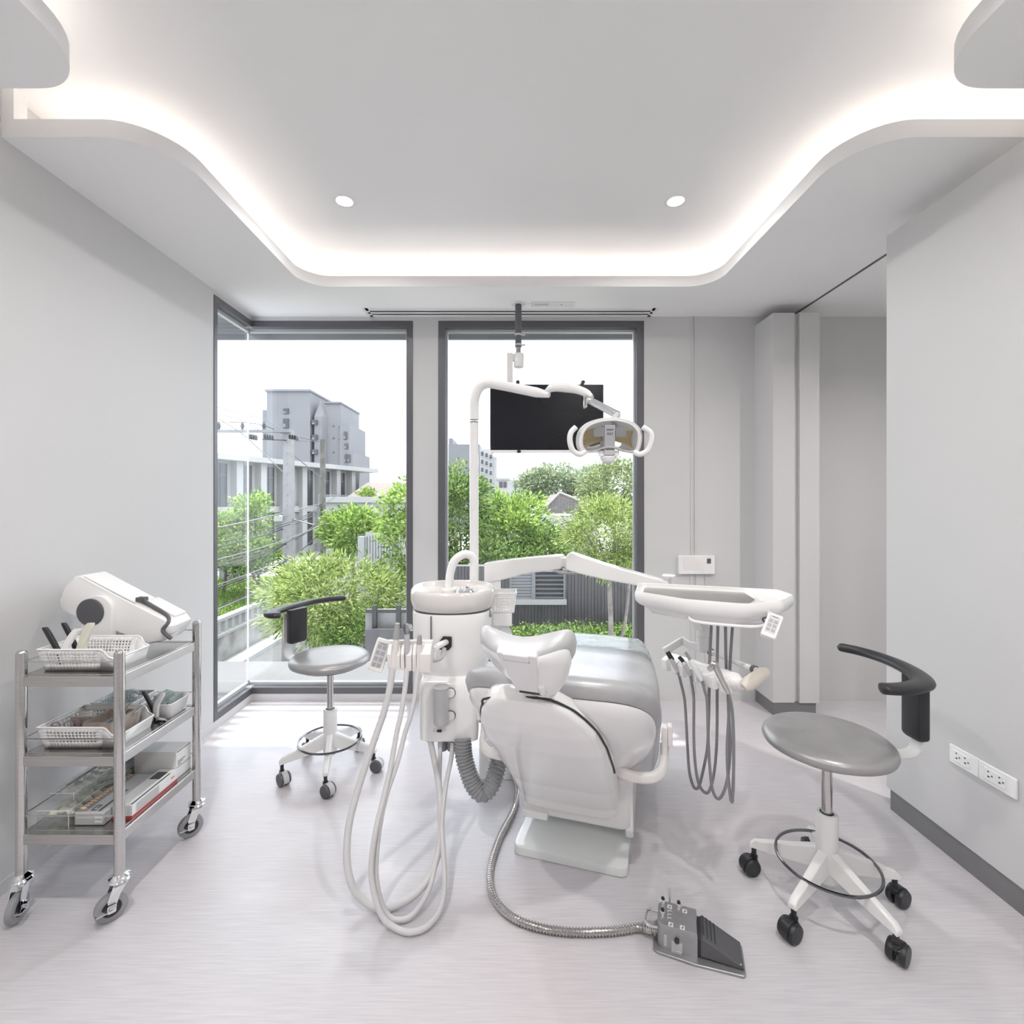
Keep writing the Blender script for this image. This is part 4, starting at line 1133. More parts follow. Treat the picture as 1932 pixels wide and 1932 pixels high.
# head rest
hc = Vector((-.022, -.545, .968))
HT = Vector((0, -.68, .73)).normalized(); HN = Vector((0, .73, .68)).normalized()
HM = C @ frame(hc, (1, 0, 0), HT, HN)      # x right, y up, z towards the head
def hring(z, s, sy, dx=0, dy=0, belly=0.0, hw=.134, hl=.086, n=48):
    ring = []
    for k in range(n):
        a = 2 * PI * k / n; c, sn = math.cos(a), math.sin(a)
        x = hw * s * math.copysign(abs(c) ** .72, c); y = hl * sy * math.copysign(abs(sn) ** .8, sn); u = x / hw
        ring.append((x + dx, y + dy + .020 * u * u * (1 if y > 0 else .3) + .006 * u, z - belly * (1 - u * u) + .050 * abs(u) ** 1.8 - .010 * (y / hl)))
    return ring
m = MB(HM); m.rings([hring(-.036, .84, .82, belly=.010), hring(-.031, .95, .94, belly=.010), hring(-.014, 1.01, 1.0, belly=.008), hring(.010, 1.01, 1.0), hring(.023, .96, .94), hring(.029, .86, .82), hring(.031, .6, .5)]); m.build('headrest_cushion', 'grey_leather_light', chair, smooth=60)
m = MB(HM); m.rings([hring(-.030, .94, .92, belly=.010), hring(-.040, .92, .90, .004, -.004, .010), hring(-.048, .78, .82, .016, -.020, .006), hring(-.056, .56, .70, .030, -.046), hring(-.062, .34, .52, .040, -.066), hring(-.064, .14, .25, .044, -.076)]); m.build('headrest_shell', 'white_enamel', chair, smooth=60)
# arm rests
for s in (1, -1):
    m = MB(C)
    pts = spline([(s * .17, -.01, .415), (s * .23, -.045, .412), (s * .30, -.05, .418), (s * .338, -.02, .428), (s * .350, .02, .45), (s * .352, .05, .50)], 6)
    m.tube(pts, 1.0, sec=[(a, b) for a, b in rrect(.013, .018, .009, 3)])
    arm = m.build('arm_support', 'warm_plastic', chair, smooth=50)
    m = MB(C); m.box(s * .352 - .011, s * .352 + .009, .015, .05, .47, .575); m.build('arm_joint', 'warm_plastic', arm, bevel=.004)
    m = MB(C); m.box(s * .372 - .010, s * .372 + .008, .02, .055, .50, .578); m.build('arm_joint', 'warm_plastic', arm, bevel=.004)
# floor junction box behind the unit and the grey link arm
m = MB(); a = P(905, 1456, 2.45); m.box(-.15, .06, 2.42, 2.66, 0, .165); m.box(-.135, .045, 2.43, 2.65, .165, .20); m.build('junction_box', 'white_plastic', chair, bevel=.006)
m = MB(); m.box(-.20, .16, 2.10, 2.17, .435, .475); m.build('link_arm', 'mid_grey', chair, bevel=.004)

# ------------------------------------------------------------------ foot control with its metal hose
FA = math.radians(-19)
fo = thing('foot_control', 'steel foot control box with dark pedal on the floor', 'foot control', (.536, 1.536, 0), FA)
FM = T(.536, 1.536, 0) @ R(FA, 'Z')
m = MB(FM); m.prism(rpoly([(-.072, -.065), (.05, -.072), (.185, -.065), (.19, -.055), (.19, .045), (.06, .058), (-.072, .056)], [.02, .02, .004, .004, .01, .01, .02], 4), 0, .008); m.build('base_plate', 'steel_box', fo, bevel=.002)
m = MB(FM); rings = []
for z, s in ((.008, 1), (.068, 1), (.077, .985), (.081, .95)): rings.append([(x * s, y * s, z) for x, y in rpoly([(-.06, -.049), (.058, -.049), (.058, .049), (-.06, .049)], [.022, .002, .002, .022], 5)])
m.rings(rings); m.build('box', 'steel_box', fo, smooth=40)
m = MB(FM); m.prism([(.066, .012), (.066, .062), (.074, .068), (.186, .014), (.186, .009)], -.046, .046, 'y'); pd = m.build('pedal', 'dark_grey', fo, bevel=.002)
m = MB(FM)
for k in range(4): m.box(.074 + .011 * k, .0775 + .011 * k, -.03, .044, .064 - .0053 * k, .0685 - .0053 * k)
m.build('pedal_ribs', 'black_rubber', pd, smooth=0)
m = MB(FM); m.box(.059, .068, -.044, .044, .010, .062); m.build('pedal_gap', 'black_rubber', fo, smooth=0)
m = MB(FM); m.cyl((.178, -.04, .014), (.178, -.04, .019), .003, 10); m.build('rivet', 'chrome', fo)
for x, y in ((-.045, .034), (-.045, -.012), (.004, .034)):
    m = MB(FM); m.lathe([(.0075, .080), (.0075, .094), (.006, .096)], 16, T(x, y, 0)); b = m.build('button_collar', 'chrome', fo)
    m = MB(FM); m.lathe([(.0055, .094), (.0055, .101), (.004, .103)], 16, T(x, y, 0)); m.build('button', 'black_plastic', b)
m = MB(FM); m.cyl((-.024, .046, .079), (-.024, .052, .105), .0035, 10); m.cyl((-.024, .05, .098), (-.024, .056, .120), .0045, 10); m.build('toggle', 'steel', fo)
for x, y in ((-.024, .028), (-.020, -.040), (.022, .026), (.014, -.040)):
    m = MB(FM @ T(x, y, .0812)); m.box(-.007, .007, -.008, .008, 0, .0004); ic = m.build('icon_plate', 'paper_white', fo, smooth=0)
    m = MB(FM @ T(x, y, .0817)); m.tube([(-.003, -.004, 0), (.0, -.005, 0), (.001, 0, 0), (.002, .004, 0), (.004, .003, 0)], .0011, 5); m.box(-.004, .004, -.0005, .0005, -.0003, .0004); m.build('icon', 'print_dark', ic, smooth=0)
m = MB(FM)
for k in range(3): m.box(-.030 + .001 * k, -.018, .012 - .014 * k, .014 - .014 * k, .081, .0813); m.box(-.030, -.028, .006 - .014 * k, .014 - .014 * k, .081, .0813)
m.build('panel_print', 'paper_white', fo, smooth=0)
m = MB(FM); m.box(-.040, -.031, -.0508, -.049, .018, .054); m.build('slider', 'light_grey', fo, bevel=.001)
m = MB(FM); m.lathe([(.0075, 0), (.0075, .007), (.005, .009)], 14, T(-.002, -.049, .046) @ R(PI / 2, 'X')); m.build('side_knob', 'black_plastic', fo)
m = MB(FM); m.box(-.018, .014, -.0502, -.049, .010, .040); m.box(-.018, .012, -.0545, -.049, .008, .014); m.build('rating_label', 'light_grey', fo, smooth=0)
m = MB(FM); m.tube(spline([(-.058, .034, .052), (-.085, .034, .052), (-.096, .022, .050), (-.098, -.008, .046), (-.088, -.020, .044), (-.058, -.020, .044)], 5), .0042, 8); m.build('carry_handle', 'chrome', fo)
# corrugated metal hose along the floor to the chair base
hp = [P(977, 1492, 1.98), (.034, 1.93, .06), None]
floor_px = [(977, 1496), (968, 1530), (941, 1585), (925, 1640), (931, 1690), (960, 1726), (1010, 1748), (1075, 1758), (1150, 1757), (1205, 1750)]
pts = [Vector((.02, 2.43, .035)), Vector((.035, 2.38, .016))]
for px, py in floor_px:
    z = .014; Yq = F * (CAMH - z) / (py - CY); pts.append(Vector(((px - CX) * Yq / F, Yq, z)))
pts.append(FM @ Vector((-.085, -.012, .022))); pts.append(FM @ Vector((-.056, -.012, .028)))
pp = resample(spline(pts, 40), .0026); N = len(pp)
m = MB(); m.tube(pp, [.0135 if (i // 2) % 2 == 0 else .0102 for i in range(N)], 10); m.build('metal_hose', 'steel', fo, smooth=40)
# ------------------------------------------------------------------ water unit (cuspidor)
UX, UY = -.2475, 2.15
wu = thing('water_unit', 'white spittoon water unit standing left of the dental chair', 'spittoon unit', (UX, UY, .41))
U = T(UX, UY, 0)
def srings(m, tab, p=2.7, n=44):
    m.rings([[(x, y, z) for x, y in superell(a, b, p, n, cx, cy)] for z, a, b, cx, cy in tab])
m = MB(U); srings(m, [(.635, .124, .13, .0, 0), (.66, .140, .14, 0, 0), (.70, .160, .152, 0, 0), (.76, .168, .16, 0, 0), (.86, .172, .165, 0, 0), (.922, .173, .166, 0, 0), (.93, .170, .163, 0, 0)]); m.build('cabinet', 'white_enamel', wu, smooth=50)
m = MB(U)
m.rings([[(x, y, z) for x, y in rrect(a, b, .028, 5, 0, cy)] for z, a, b, cy in ((.408, .112, .125, -.035), (.414, .120, .134, -.035), (.46, .123, .137, -.035), (.62, .123, .137, -.035), (.65, .121, .135, -.03), (.67, .112, .125, -.02))]); m.build('lower_cabinet', 'white_enamel', wu, smooth=50)
# bowl: deep rim, sloping front edge
def bring(z, r, p=2.35, n=48, tilt=0.0):
    return [(x, y, z + tilt * (y / .18)) for x, y in superell(r, r * .97, p, n)]
m = MB(U)
m.rings([bring(.936, .168), bring(.940, .176), bring(.975, .1835), bring(1.005, .184), bring(1.016, .181), bring(1.021, .176), bring(1.019, .170), bring(1.010, .165), bring(1.001, .158), bring(.998, .147), bring(.997, .125), bring(.996, .06), bring(.995, .01)]); bowl = m.build('bowl', 'bowl_ceramic', wu, smooth=60)
m = MB(U); srings(m, [(.929, .168, .162, 0, 0), (.937, .168, .162, 0, 0)], 2.5); m.build('bowl_gap', 'dark_grey', wu)
m = MB(U @ R(math.radians(52), 'Z')); m.prism(rpoly([(-.14, .0), (.05, .0), (.05, .016), (-.14, .026)], .006, 2), .022, .034, 'y', M=T(0, 0, .990)); m.build('bowl_divider', 'bowl_ceramic', bowl, bevel=.004)
# strainer
sx, sy = .062, -.028
m = MB(U @ T(sx, sy, .996)); m.lathe([(.040, 0), (.042, .006), (.034, .016), (.030, .018)], 36); st = m.build('strainer', 'chrome', bowl)
m = MB(U @ T(sx, sy, 1.009))
for k in range(9):
    a = 2 * PI * k / 9; m.ball((.024 * math.cos(a), .024 * math.sin(a), .004), .0085, 8, sc3=(1, 1, .8))
m.ball((0, 0, .006), .011, 8); m.build('strainer_knobs', 'chrome', st)
# faucet
def unit(px, py, Y): return P(px, py, Y)
m = MB(); pts = spline([unit(846, 1118, 2.17), unit(847, 1108, 2.17), unit(850, 1080, 2.17), unit(858, 1058, 2.175), unit(875, 1046, 2.18), unit(889, 1049, 2.18), unit(895, 1062, 2.18)], 8)
m.tube(pts, [.019 + .004 * max(0, 1 - i / 6) for i in range(len(pts) - 8)] + [.0175] * 8, 14); m.build('faucet', 'white_plastic', wu)
q = unit(846, 1122, 2.15); m = MB(T(q.x, q.y, .994)); m.lathe([(.036, 0), (.036, .012), (.024, .022)], 20); m.build('faucet_foot', 'bowl_ceramic', wu)
# seam, cutout, arm
m = MB(); a = P(813, 1166, 1.985); b = P(813, 1262, 1.985); m.box(a.x - .0016, a.x + .0016, 1.983, 1.99, P(0, 1225, 1.98).z, .926); m.build('door_seam', 'dark_grey', wu, smooth=0)
q = P(840, 1213, 1.985)
m = MB(frame((q.x, 1.981, q.z), (1, 0, 0), (0, 0, 1), (0, -1, 0))); m.prism(rpoly([(-.024, -.024), (.014, -.028), (.027, -.014), (.027, .026), (-.008, .028), (-.026, .004)], .004, 2), -.006, .006); m.build('arm_socket', 'black_plastic', wu, smooth=0)
m = MB(); m.tube(spline([(q.x + .006, 1.985, q.z + .004), P(832, 1216, 1.93), P(822, 1222, 1.88)], 6), .0125, 14); m.build('holder_arm', 'white_plastic', wu)
j = P(818, 1226, 1.88)
m = MB(T(j.x, j.y, j.z)); m.lathe([(.0125, -.032), (.0135, -.03), (.0135, -.010), (.0115, -.009), (.0115, -.004), (.0135, -.003), (.0135, .012), (.010, .016)], 20); m.build('arm_joint', 'white_plastic', wu)
m = MB(); m.tube(spline([P(838, 1224, 1.95), P(833, 1240, 1.91), P(818, 1246, 1.87), P(806, 1242, 1.86)], 6), .009, 10); m.build('holder_cable', 'light_grey', wu)
# holder block with four prongs
YH = 1.835
m = MB()
a, b = P(727, 1208, YH), P(816, 1220, YH); m.box(a.x, b.x, YH + .012, YH + .035, b.z - .012, a.z - .006)
hold = m.build('holder_bar', 'warm_plastic', wu, bevel=.004)
for x0, x1, t0, t1, bt in ((733, 741, 1216, 1222, 1257), (748, 757, 1218, 1226, 1260), (758, 765, 1216, 1222, 1261), (768, 779, 1218, 1232, 1263), (780, 787, 1216, 1222, 1264), (793, 815, 1216, 1232, 1266)):
    c0, c1 = P(x0, t0, YH), P(x1, t1, YH); zb = P(0, bt, YH).z; zt = P(0, t0, YH).z
    m = MB(); m.prism(rpoly([(YH + .03, zt), (YH + .03, zb + .01), (YH - .022, zb), (YH - .026, zt - .03), (YH - .005, zt)], .004, 3), c0.x, c1.x, 'x'); m.build('prong', 'warm_plastic', hold, bevel=.003)
# keypad
def keypad(parent, c, ex, ey, w, h, th, cols, rows, mt='warm_plastic', bm='print_grey'):
    ex = Vector(ex).normalized(); ey = Vector(ey); ey = (ey - ex * ey.dot(ex)).normalized(); ez = ex.cross(ey)
    M = frame(c, ex, ey, ez)
    m = MB(M); m.prism(rpoly([(-w / 2, -h / 2), (w / 2, -h / 2), (w / 2, h / 2), (-w / 2, h / 2)], .006, 3), -th, 0); kp = m.build('keypad', mt, parent, bevel=.003)
    m = MB(M); m.prism(rpoly([(-w * .36, -h * .36), (w * .36, -h * .36), (w * .36, h * .40), (-w * .36, h * .40)], .003, 2), 0, .0006); m.build('key_field', 'light_grey', kp, smooth=0)
    for i in range(cols):
        for k in range(rows):
            x = (i - (cols - 1) / 2) * w * .33; y = (k - (rows - 1) / 2) * h * .185 - h * .03
            m = MB(M @ T(x, y, .0006)); m.box(-w * .125, w * .125, -h * .06, h * .06, 0, .001); m.build('key', bm, kp, smooth=0)
    m = MB(M @ T(0, h * .35, .0006)); m.box(-w * .18, w * .22, -.0012, .0012, 0, .0004); m.build('key_title', 'print_dark', kp, smooth=0)
    return kp
kc = P(716, 1236, 1.83)
keypad(wu, kc, (.95, .08, -.30), (.32, .25, .95), .056, .120, .026, 2, 4)
# gauge cylinder with two round knobs, small outlet plate
gx = P(832, 1300, 1.955)
m = MB(T(gx.x, 1.955, 0)); zt, zb = P(0, 1297, 1.95).z, P(0, 1369, 1.95).z
m.lathe([(.024, zb), (.029, zb + .006), (.031, zb + .014), (.031, zt - .008), (.031, zt)], 28); fl = m.build('filter_can', 'light_grey', wu)
m = MB(T(gx.x, 1.955, zt)); m.lathe([(.033, -.004), (.034, 0), (.032, .003), (.001, .004)], 28); m.build('filter_lid', 'card_grey', fl)
for py in (1307, 1350):
    q = P(850, py, 1.975)
    m = MB(T(q.x, 1.977, q.z) @ R(PI / 2, 'X')); m.lathe([(.019, 0), (.021, .002), (.021, .004), (.019, .005)], 28, cap=False); k = m.build('knob_ring', 'dark_grey', wu)
    m = MB(T(q.x, 1.977, q.z) @ R(PI / 2, 'X')); m.lathe([(.0185, 0), (.0185, .010), (.016, .013), (.001, .014)], 28); m.build('knob', 'white_plastic', k)
q = P(829, 1379, 1.975)
m = MB(T(q.x, 1.978, q.z)); m.prism(rrect(.026, .009, .008, 4), -.004, .004, 'y'); ol = m.build('outlet_plate', 'white_plastic', wu, bevel=.002)
m = MB(T(q.x, 1.974, q.z + .001)); m.prism(rrect(.010, .005, .003, 3), -.003, .003, 'y'); m.build('outlet_slot', 'black_rubber', ol, smooth=0)
for s in (-1, 1):
    m = MB(T(q.x + s * .02, 1.974, q.z - .002) @ R(PI / 2, 'X')); m.lathe([(.005, 0), (.004, .004)], 12); m.build('outlet_button', 'warm_plastic', ol)
# pull-tube under the cabinet, small round badge
for px, r in ((835, .020), (853, .022)):
    q = P(px, 1400, 2.05); m = MB(T(q.x, 2.05, 0)); m.lathe([(r * .9, .345), (r, .35), (r, .42)], 20); m.build('drain_stub', 'mid_grey', wu)
q = P(929, 1156, 2.10); m = MB(T(UX + .168, 2.085, q.z) @ R(math.radians(78), 'Y')); m.lathe([(.016, -.006), (.016, .003), (.013, .004)], 24); m.build('badge', 'mid_grey', wu)
# side basket and cup box on the far side of the unit
q0, q1 = P(930, 1118, 2.22), P(974, 1118, 2.22)
def side_basket():
    x0, x1, y0, y1 = q0.x, q1.x, 2.19, 2.30; zt, zb = P(0, 1119, 2.2).z, P(0, 1156, 2.2).z
    o = thing('side_basket', 'small white perforated basket hooked on the spittoon unit', 'basket', ((x0 + x1) / 2, 2.245, zb))
    m = MB(); t = .010
    for ya, yb_ in ((y0, y0 + t), (y1, y1 - t)): perf(m, (x0, yb_, zb), (x1 - t, yb_, zb), (x1, ya, zt), (x0, ya, zt), 7, 5, .05, .1, .16)
    perf(m, (x1 - t, y0 + t, zb), (x1 - t, y1 - t, zb), (x1, y1, zt), (x1, y0, zt), 6, 5, .06, .1, .16)
    perf(m, (x0, y0 + t, zb), (x0, y1 - t, zb), (x0, y1, zt), (x0, y0, zt), 6, 5, .06, .1, .16)
    m.add([(x0, y0 + t, zb), (x1 - t, y0 + t, zb), (x1 - t, y1 - t, zb), (x0, y1 - t, zb)], [(0, 1, 2, 3)])
    m.build('body', 'white_plastic', o, solid=.002, smooth=0)
    m = MB(); pth = [(x0, y0, zt), (x1, y0, zt), (x1, y1, zt), (x0, y1, zt)]
    for i in range(4): m.cyl(pth[i], pth[(i + 1) % 4], .003, 6)
    m.build('rim', 'white_plastic', o)
    m = MB(); z2 = P(0, 1182, 2.2).z; m.box(x0, P(966, 0, 2.2).x, 2.20, 2.30, z2, zb - .001); m.build('cup_box', 'white_plastic', wu, bevel=.004)
    m = MB(); m.prism(rpoly([(P(940, 0, 2.2).x, z2), (P(955, 0, 2.2).x, z2), (P(968, 0, 2.2).x, z2 - .05), (P(950, 0, 2.2).x, z2 - .06)], .006, 2), 2.22, 2.28, 'y'); m.build('cup_chute', 'white_plastic', wu, bevel=.003)
side_basket()
# corrugated waste duct between unit and chair
dp = [(873, 1392, 1.99), (875, 1425, 1.98), (884, 1458, 1.965), (894, 1482, 1.955), (909, 1496, 1.95), (925, 1484, 1.96), (936, 1456, 1.985), (943, 1428, 2.02), (948, 1408, 2.05)]
pp = resample(spline([P(*d) for d in dp], 18), .0033); m = MB(); m.tube(pp, [.0365 if (i // 2) % 2 == 0 else .0315 for i in range(len(pp))], 20); m.build('waste_duct', 'duct_grey', wu, smooth=40)
# suction hoses: each hand piece with its own hose
def suction(label, px_pts, Ytop, Ybot, Yend, r, build_head):
    o = thing('suction_handpiece', label, 'suction tube', tuple(P(*px_pts[0], Ytop)))
    ys = [p[1] for p in px_pts]; ib = ys.index(max(ys)); top0, bot, top1 = ys[0], ys[ib], ys[-1]
    pts = []
    for i, (px, py) in enumerate(px_pts):
        if i <= ib: t = (py - top0) / (bot - top0); Yq = lerp(Ytop, Ybot, t ** 1.1)
        else: t = (bot - py) / (bot - top1); Yq = lerp(Ybot, Yend, t ** .9)
        q = P(px, py, Yq)
        if q.z < r + .003:      # rests on the floor
            Yq = F * (CAMH - r - .003) / (py - CY); q = P(px, py, Yq)
        pts.append(q)
    m = MB(); m.tube(spline(pts, 6), r, 10); m.build('hose', 'hose_light', o, smooth=70)
    build_head(o)
    return o
def headA(o):
    m = MB(); a, b = P(742, 1262, 1.822), P(748, 1205, 1.815); m.tube([a, lerp(a, b, .5), lerp(a, b, .75), b], [.0125, .0135, .0115, .0125], 16); m.build('grip', 'warm_plastic', o)
    m = MB(); a, b = P(747.5, 1205, 1.815), P(750, 1176, 1.812); m.tube([a, lerp(a, b, .35), lerp(a, b, .6), b], [.0135, .0135, .0105, .0088], 16); m.build('tip', 'grip_grey', o)
def headB(o):
    m = MB(); a, b = P(768, 1262, 1.822), P(768, 1196, 1.815); m.tube([a, lerp(a, b, .4), lerp(a, b, .7), b], [.007, .008, .011, .0095], 14); m.build('grip', 'light_grey', o)
    m = MB(); a, b, c = P(768, 1198, 1.815), P(766.5, 1186, 1.813), P(768, 1178, 1.81); m.tube([a, b, c], [.009, .0125, .0105], 4); m.build('head', 'steel', o)
    m = MB(); m.ball(P(775, 1182, 1.81), .007, 8); m.ball(P(776, 1188, 1.81), .006, 8); m.cyl(P(768, 1180, 1.81), P(776, 1179, 1.81), .004, 8); m.build('nozzle', 'chrome', o)
def headC(o):
    m = MB(); a, b = P(789, 1264, 1.822), P(791, 1215, 1.815); m.tube([a, lerp(a, b, .5), lerp(a, b, .85), b], [.0075, .0085, .011, .0105], 16); m.build('grip', 'warm_plastic', o)
    m = MB(); a, b = P(791, 1215, 1.815), P(792, 1198, 1.812); m.tube([a, lerp(a, b, .2), b], [.0105, .0105, .0065], 16); m.build('tip', 'grip_grey', o)
suction('thick suction tube with grey cone tip in the spittoon holder', [(741, 1258), (735, 1300), (724, 1345), (712, 1380), (694, 1432), (671, 1504), (657, 1566), (655, 1628), (667, 1676), (692, 1704), (717, 1714), (746, 1709), (783, 1688), (812, 1651), (829, 1597), (831, 1525), (825, 1463), (812, 1398)], 1.82, 1.645, 2.0, .0125, headA)
suction('chrome-headed syringe with light hose between two suction tubes', [(768, 1260), (764, 1300), (757, 1345), (748, 1385), (738, 1442), (723, 1508), (709, 1566), (700, 1639), (707, 1690), (723, 1732), (750, 1753), (775, 1759), (806, 1748), (831, 1715), (839, 1666), (835, 1587), (834, 1546), (841, 1483), (851, 1432), (854, 1402)], 1.82, 1.565, 2.0, .0095, headB)
suction('thin saliva ejector with short grey tip nearest the unit door', [(789, 1262), (783, 1310), (775, 1350), (765, 1380), (750, 1438), (731, 1494), (717, 1556), (709, 1639), (717, 1695), (733, 1728), (754, 1736), (779, 1726), (806, 1686), (820, 1639), (830, 1577), (829, 1483), (831, 1400)], 1.82, 1.60, 2.02, .0090, headC)

# ------------------------------------------------------------------ operating lamp on its post
lamp = thing('operating_lamp', 'white dental operating lamp on a bent post with yellow reflector', 'lamp', (-.164, 2.30, .93))
YPo = 2.32
m = MB(); xs = P(894.5, 900, YPo).x
pts = [Vector((xs, YPo, .90)), Vector((xs, YPo, 1.3)), P(894, 900, YPo), P(895, 790, YPo)]
m.tube([pts[0], pts[1], pts[2], P(894.5, 798, YPo)], .0218, 18); m.build('post', 'white_enamel', lamp)
m = MB(); z = P(0, 796, YPo).z; m.lathe([(.0205, z - .002), (.0205, z + .002)], 18, T(xs, YPo, 0)); m.build('post_joint', 'mid_grey', lamp)
m = MB(); pts = spline([P(894.5, 792, YPo), P(895, 758, YPo), P(902, 735, 2.315), P(918, 724, 2.30), P(945, 727, 2.27), P(985, 735, 2.21), P(1015, 741, 2.16), P(1036, 745, 2.13)], 8)
N = len(pts); m.tube(pts, [.0225 if i < N - 10 else lerp(.0225, .013, (i - N + 10) / 9) for i in range(N)], 18); m.build('lower_arm', 'white_enamel', lamp)
m = MB(); pts = spline([P(1030, 739, 2.14), P(1042, 732, 2.12), P(1062, 731, 2.09), P(1085, 734, 2.05), P(1105, 741, 2.01), P(1117, 750, 1.98)], 6)
N = len(pts); m.tube(pts, [interp([(0, .010), (.15, .017), (.45, .021), (.8, .0165), (1, .009)], i / (N - 1)) for i in range(N)], 16); m.build('spring_arm', 'white_enamel', lamp)
m = MB(); q = P(1104, 755, 1.985); m.box(q.x - .010, q.x + .006, 1.965, 2.005, q.z - .032, q.z + .018); m.box(q.x + .022, q.x + .030, 1.97, 2.0, q.z - .012, q.z + .024); m.cyl((q.x - .008, 1.985, q.z + .002), (q.x + .03, 1.985, q.z + .002), .012, 14); m.build('knuckle', 'chrome', lamp, bevel=.004)
m = MB(); m.tube([P(1111, 757, 1.985), P(1166, 786, 1.90)], .0105, 14); m.tube([P(1116, 754, 1.99), P(1168, 780, 1.91)], .0085, 14); m.build('swivel_tube', 'chrome', lamp)
m = MB(); m.tube([P(1166, 781, 1.905), P(1160, 792, 1.895), P(1152, 800, 1.89)], [.012, .017, .024], 12); m.build('swivel_joint', 'light_grey', lamp)
# head: shield-shaped shell, open to the front, tipped down a little
LC = P(1146, 826, 1.84); LM = frame(LC, (1, .03, 0), (.02, -1, -.10), (0, -.10, 1))    # x right, y towards viewer, z up
LM = T(*LC) @ R(math.radians(6), 'X') @ R(math.radians(0), 'Z')
hw, hh = .122, .070
prof = [(-.112, -.024), (-.108, .018), (-.085, .046), (-.045, .062), (0, .068), (.045, .064), (.085, .050), (.110, .022), (.112, -.018), (.098, -.052), (.060, -.050), (.03, -.040), (0, -.036), (-.03, -.040), (-.060, -.050), (-.096, -.052)]
pr = [(p.x, p.y) for p in spline([Vector((a, b, 0)) for a, b in prof], 4, closed=True)]
def lring(s, y, dz=0): return [(a * s, y, b * s + dz) for a, b in pr]
m = MB(LM); m.rings([lring(1.0, -.050), lring(1.05, -.046), lring(1.07, -.03), lring(1.05, .0), lring(.99, .03), lring(.86, .052), lring(.62, .062)], cap0=False, cap1=False); sh = m.build('lamp_housing', 'lamp_shell', lamp, smooth=60, solid=.003)
m = MB(LM); m.rings([lring(1.0, -.050), lring(.90, -.052), lring(.90, -.044), lring(1.0, -.042), lring(1.0, -.050)], cap0=False, cap1=False); m.build('front_rim', 'white_plastic', sh, smooth=40)
m = MB(LM)
for s in (-1, 1):
    rings = []
    for i in range(9):
        x = s * lerp(.018, .096, i / 8); d = .030 * (1 - ((i - 4) / 4) ** 2)
        zt = interp([(0, .030), (.5, .036), (1, .026)], i / 8); zb = interp([(0, -.010), (.5, -.022), (1, -.040)], i / 8)
        rings.append([(x, -.012 + .034 * math.sin(PI * j / 8), lerp(zb, zt, j / 8)) for j in range(9)])
    m.rings(rings, closed=False, cap0=False, cap1=False)
m.build('reflector', 'reflector', lamp, smooth=70, solid=.002)
m = MB(LM); m.box(-.020, .020, -.046, .04, -.05, .046); m.prism([(-.020, -.046), (.020, -.046), (.026, .03), (-.026, .03)], -.066, -.03); m.build('bulb_bridge', 'card_grey', lamp, bevel=.003)
m = MB(LM)
for s in (-1, 1): m.prism([(s * .022, .004), (s * .022, .036), (s * .040, .040), (s * .062, .026), (s * .058, .002)], -.044, -.036, 'y')
m.build('bulb_shade', 'mid_grey', lamp, smooth=0)
m = MB(LM); m.box(-.013, .013, -.0466, -.046, .026, .031); m.box(-.012, .010, -.0466, -.046, .010, .013); m.box(-.009, -.006, -.0466, -.046, .010, .020); m.box(-.001, .002, -.0466, -.046, .010, .020); m.box(.007, .010, -.0466, -.046, .012, .020); m.build('lamp_marking', 'print_dark', lamp, smooth=0)
m = MB(LM); m.rings([lring(.955, -.0535), lring(.955, -.0515)], cap0=True, cap1=True); m.build('front_shield', 'lamp_shield', lamp, smooth=0)
m = MB(LM); m.lathe([(.030, -.068), (.029, -.080), (.022, -.092), (.008, -.098), (.001, -.099)], 24, T(0, -.02, 0)); m.box(-.038, .038, -.04, .01, -.070, -.048); m.build('lamp_cap', 'white_plastic', lamp, bevel=.002)
for s in (-1, 1):
    m = MB(LM); m.tube(spline([(s * .090, -.045, -.052), (s * .112, -.050, -.062), (s * .138, -.055, -.048), (s * .150, -.058, -.012), (s * .146, -.058, .018), (s * .128 if s < 0 else .118, -.055, .038)], 7), .0105, 12); m.build('lamp_handle', 'white_plastic', lamp, smooth=60)

# ------------------------------------------------------------------ delivery unit: arm, tray, instrument rack
dl = thing('delivery_unit', 'white swing-arm delivery table with steel tray over the dental chair', 'delivery table', (-.07, 2.33, .93))
m = MB(); x0, x1 = P(917, 0, 2.36).x, P(945, 0, 2.36).x; zt = P(0, 1062, 2.36).z
m.box(x0, x1, 2.33, 2.40, .70, zt); m.build('post', 'white_enamel', dl, bevel=.008, seg=3)
def arm(pts, mt, nm, th=.05):
    """box arm through [(px, ytop, ybot, Y)...]"""
    m = MB(); rings = []
    P0 = P(pts[0][0], pts[0][1], pts[0][3]); P1 = P(pts[-1][0], pts[-1][1], pts[-1][3])
    d = P1 - P0; d.z = 0; d.normalize(); s = Vector((-d.y, d.x, 0))
    for px, yt, yb_, Yq in pts:
        a, b = P(px, yt, Yq), P(px, yb_, Yq)
        rings.append([a - s * th / 2, a + s * th / 2, b + s * th / 2, b - s * th / 2])
    m.rings(rings); return m.build(nm, mt, dl, bevel=.006, seg=3, smooth=30)
arm([(917, 1061, 1100, 2.36), (945, 1057, 1094, 2.35), (1000, 1051, 1080, 2.30), (1056, 1046, 1074, 2.25), (1063, 1047, 1072, 2.245)], 'white_enamel', 'lower_arm', .06)
m = MB(); q = P(1068, 1060, 2.24); m.box(q.x - .03, q.x + .02, 2.215, 2.265, q.z - .022, q.z + .022); m.build('elbow', 'white_plastic', dl, bevel=.004)
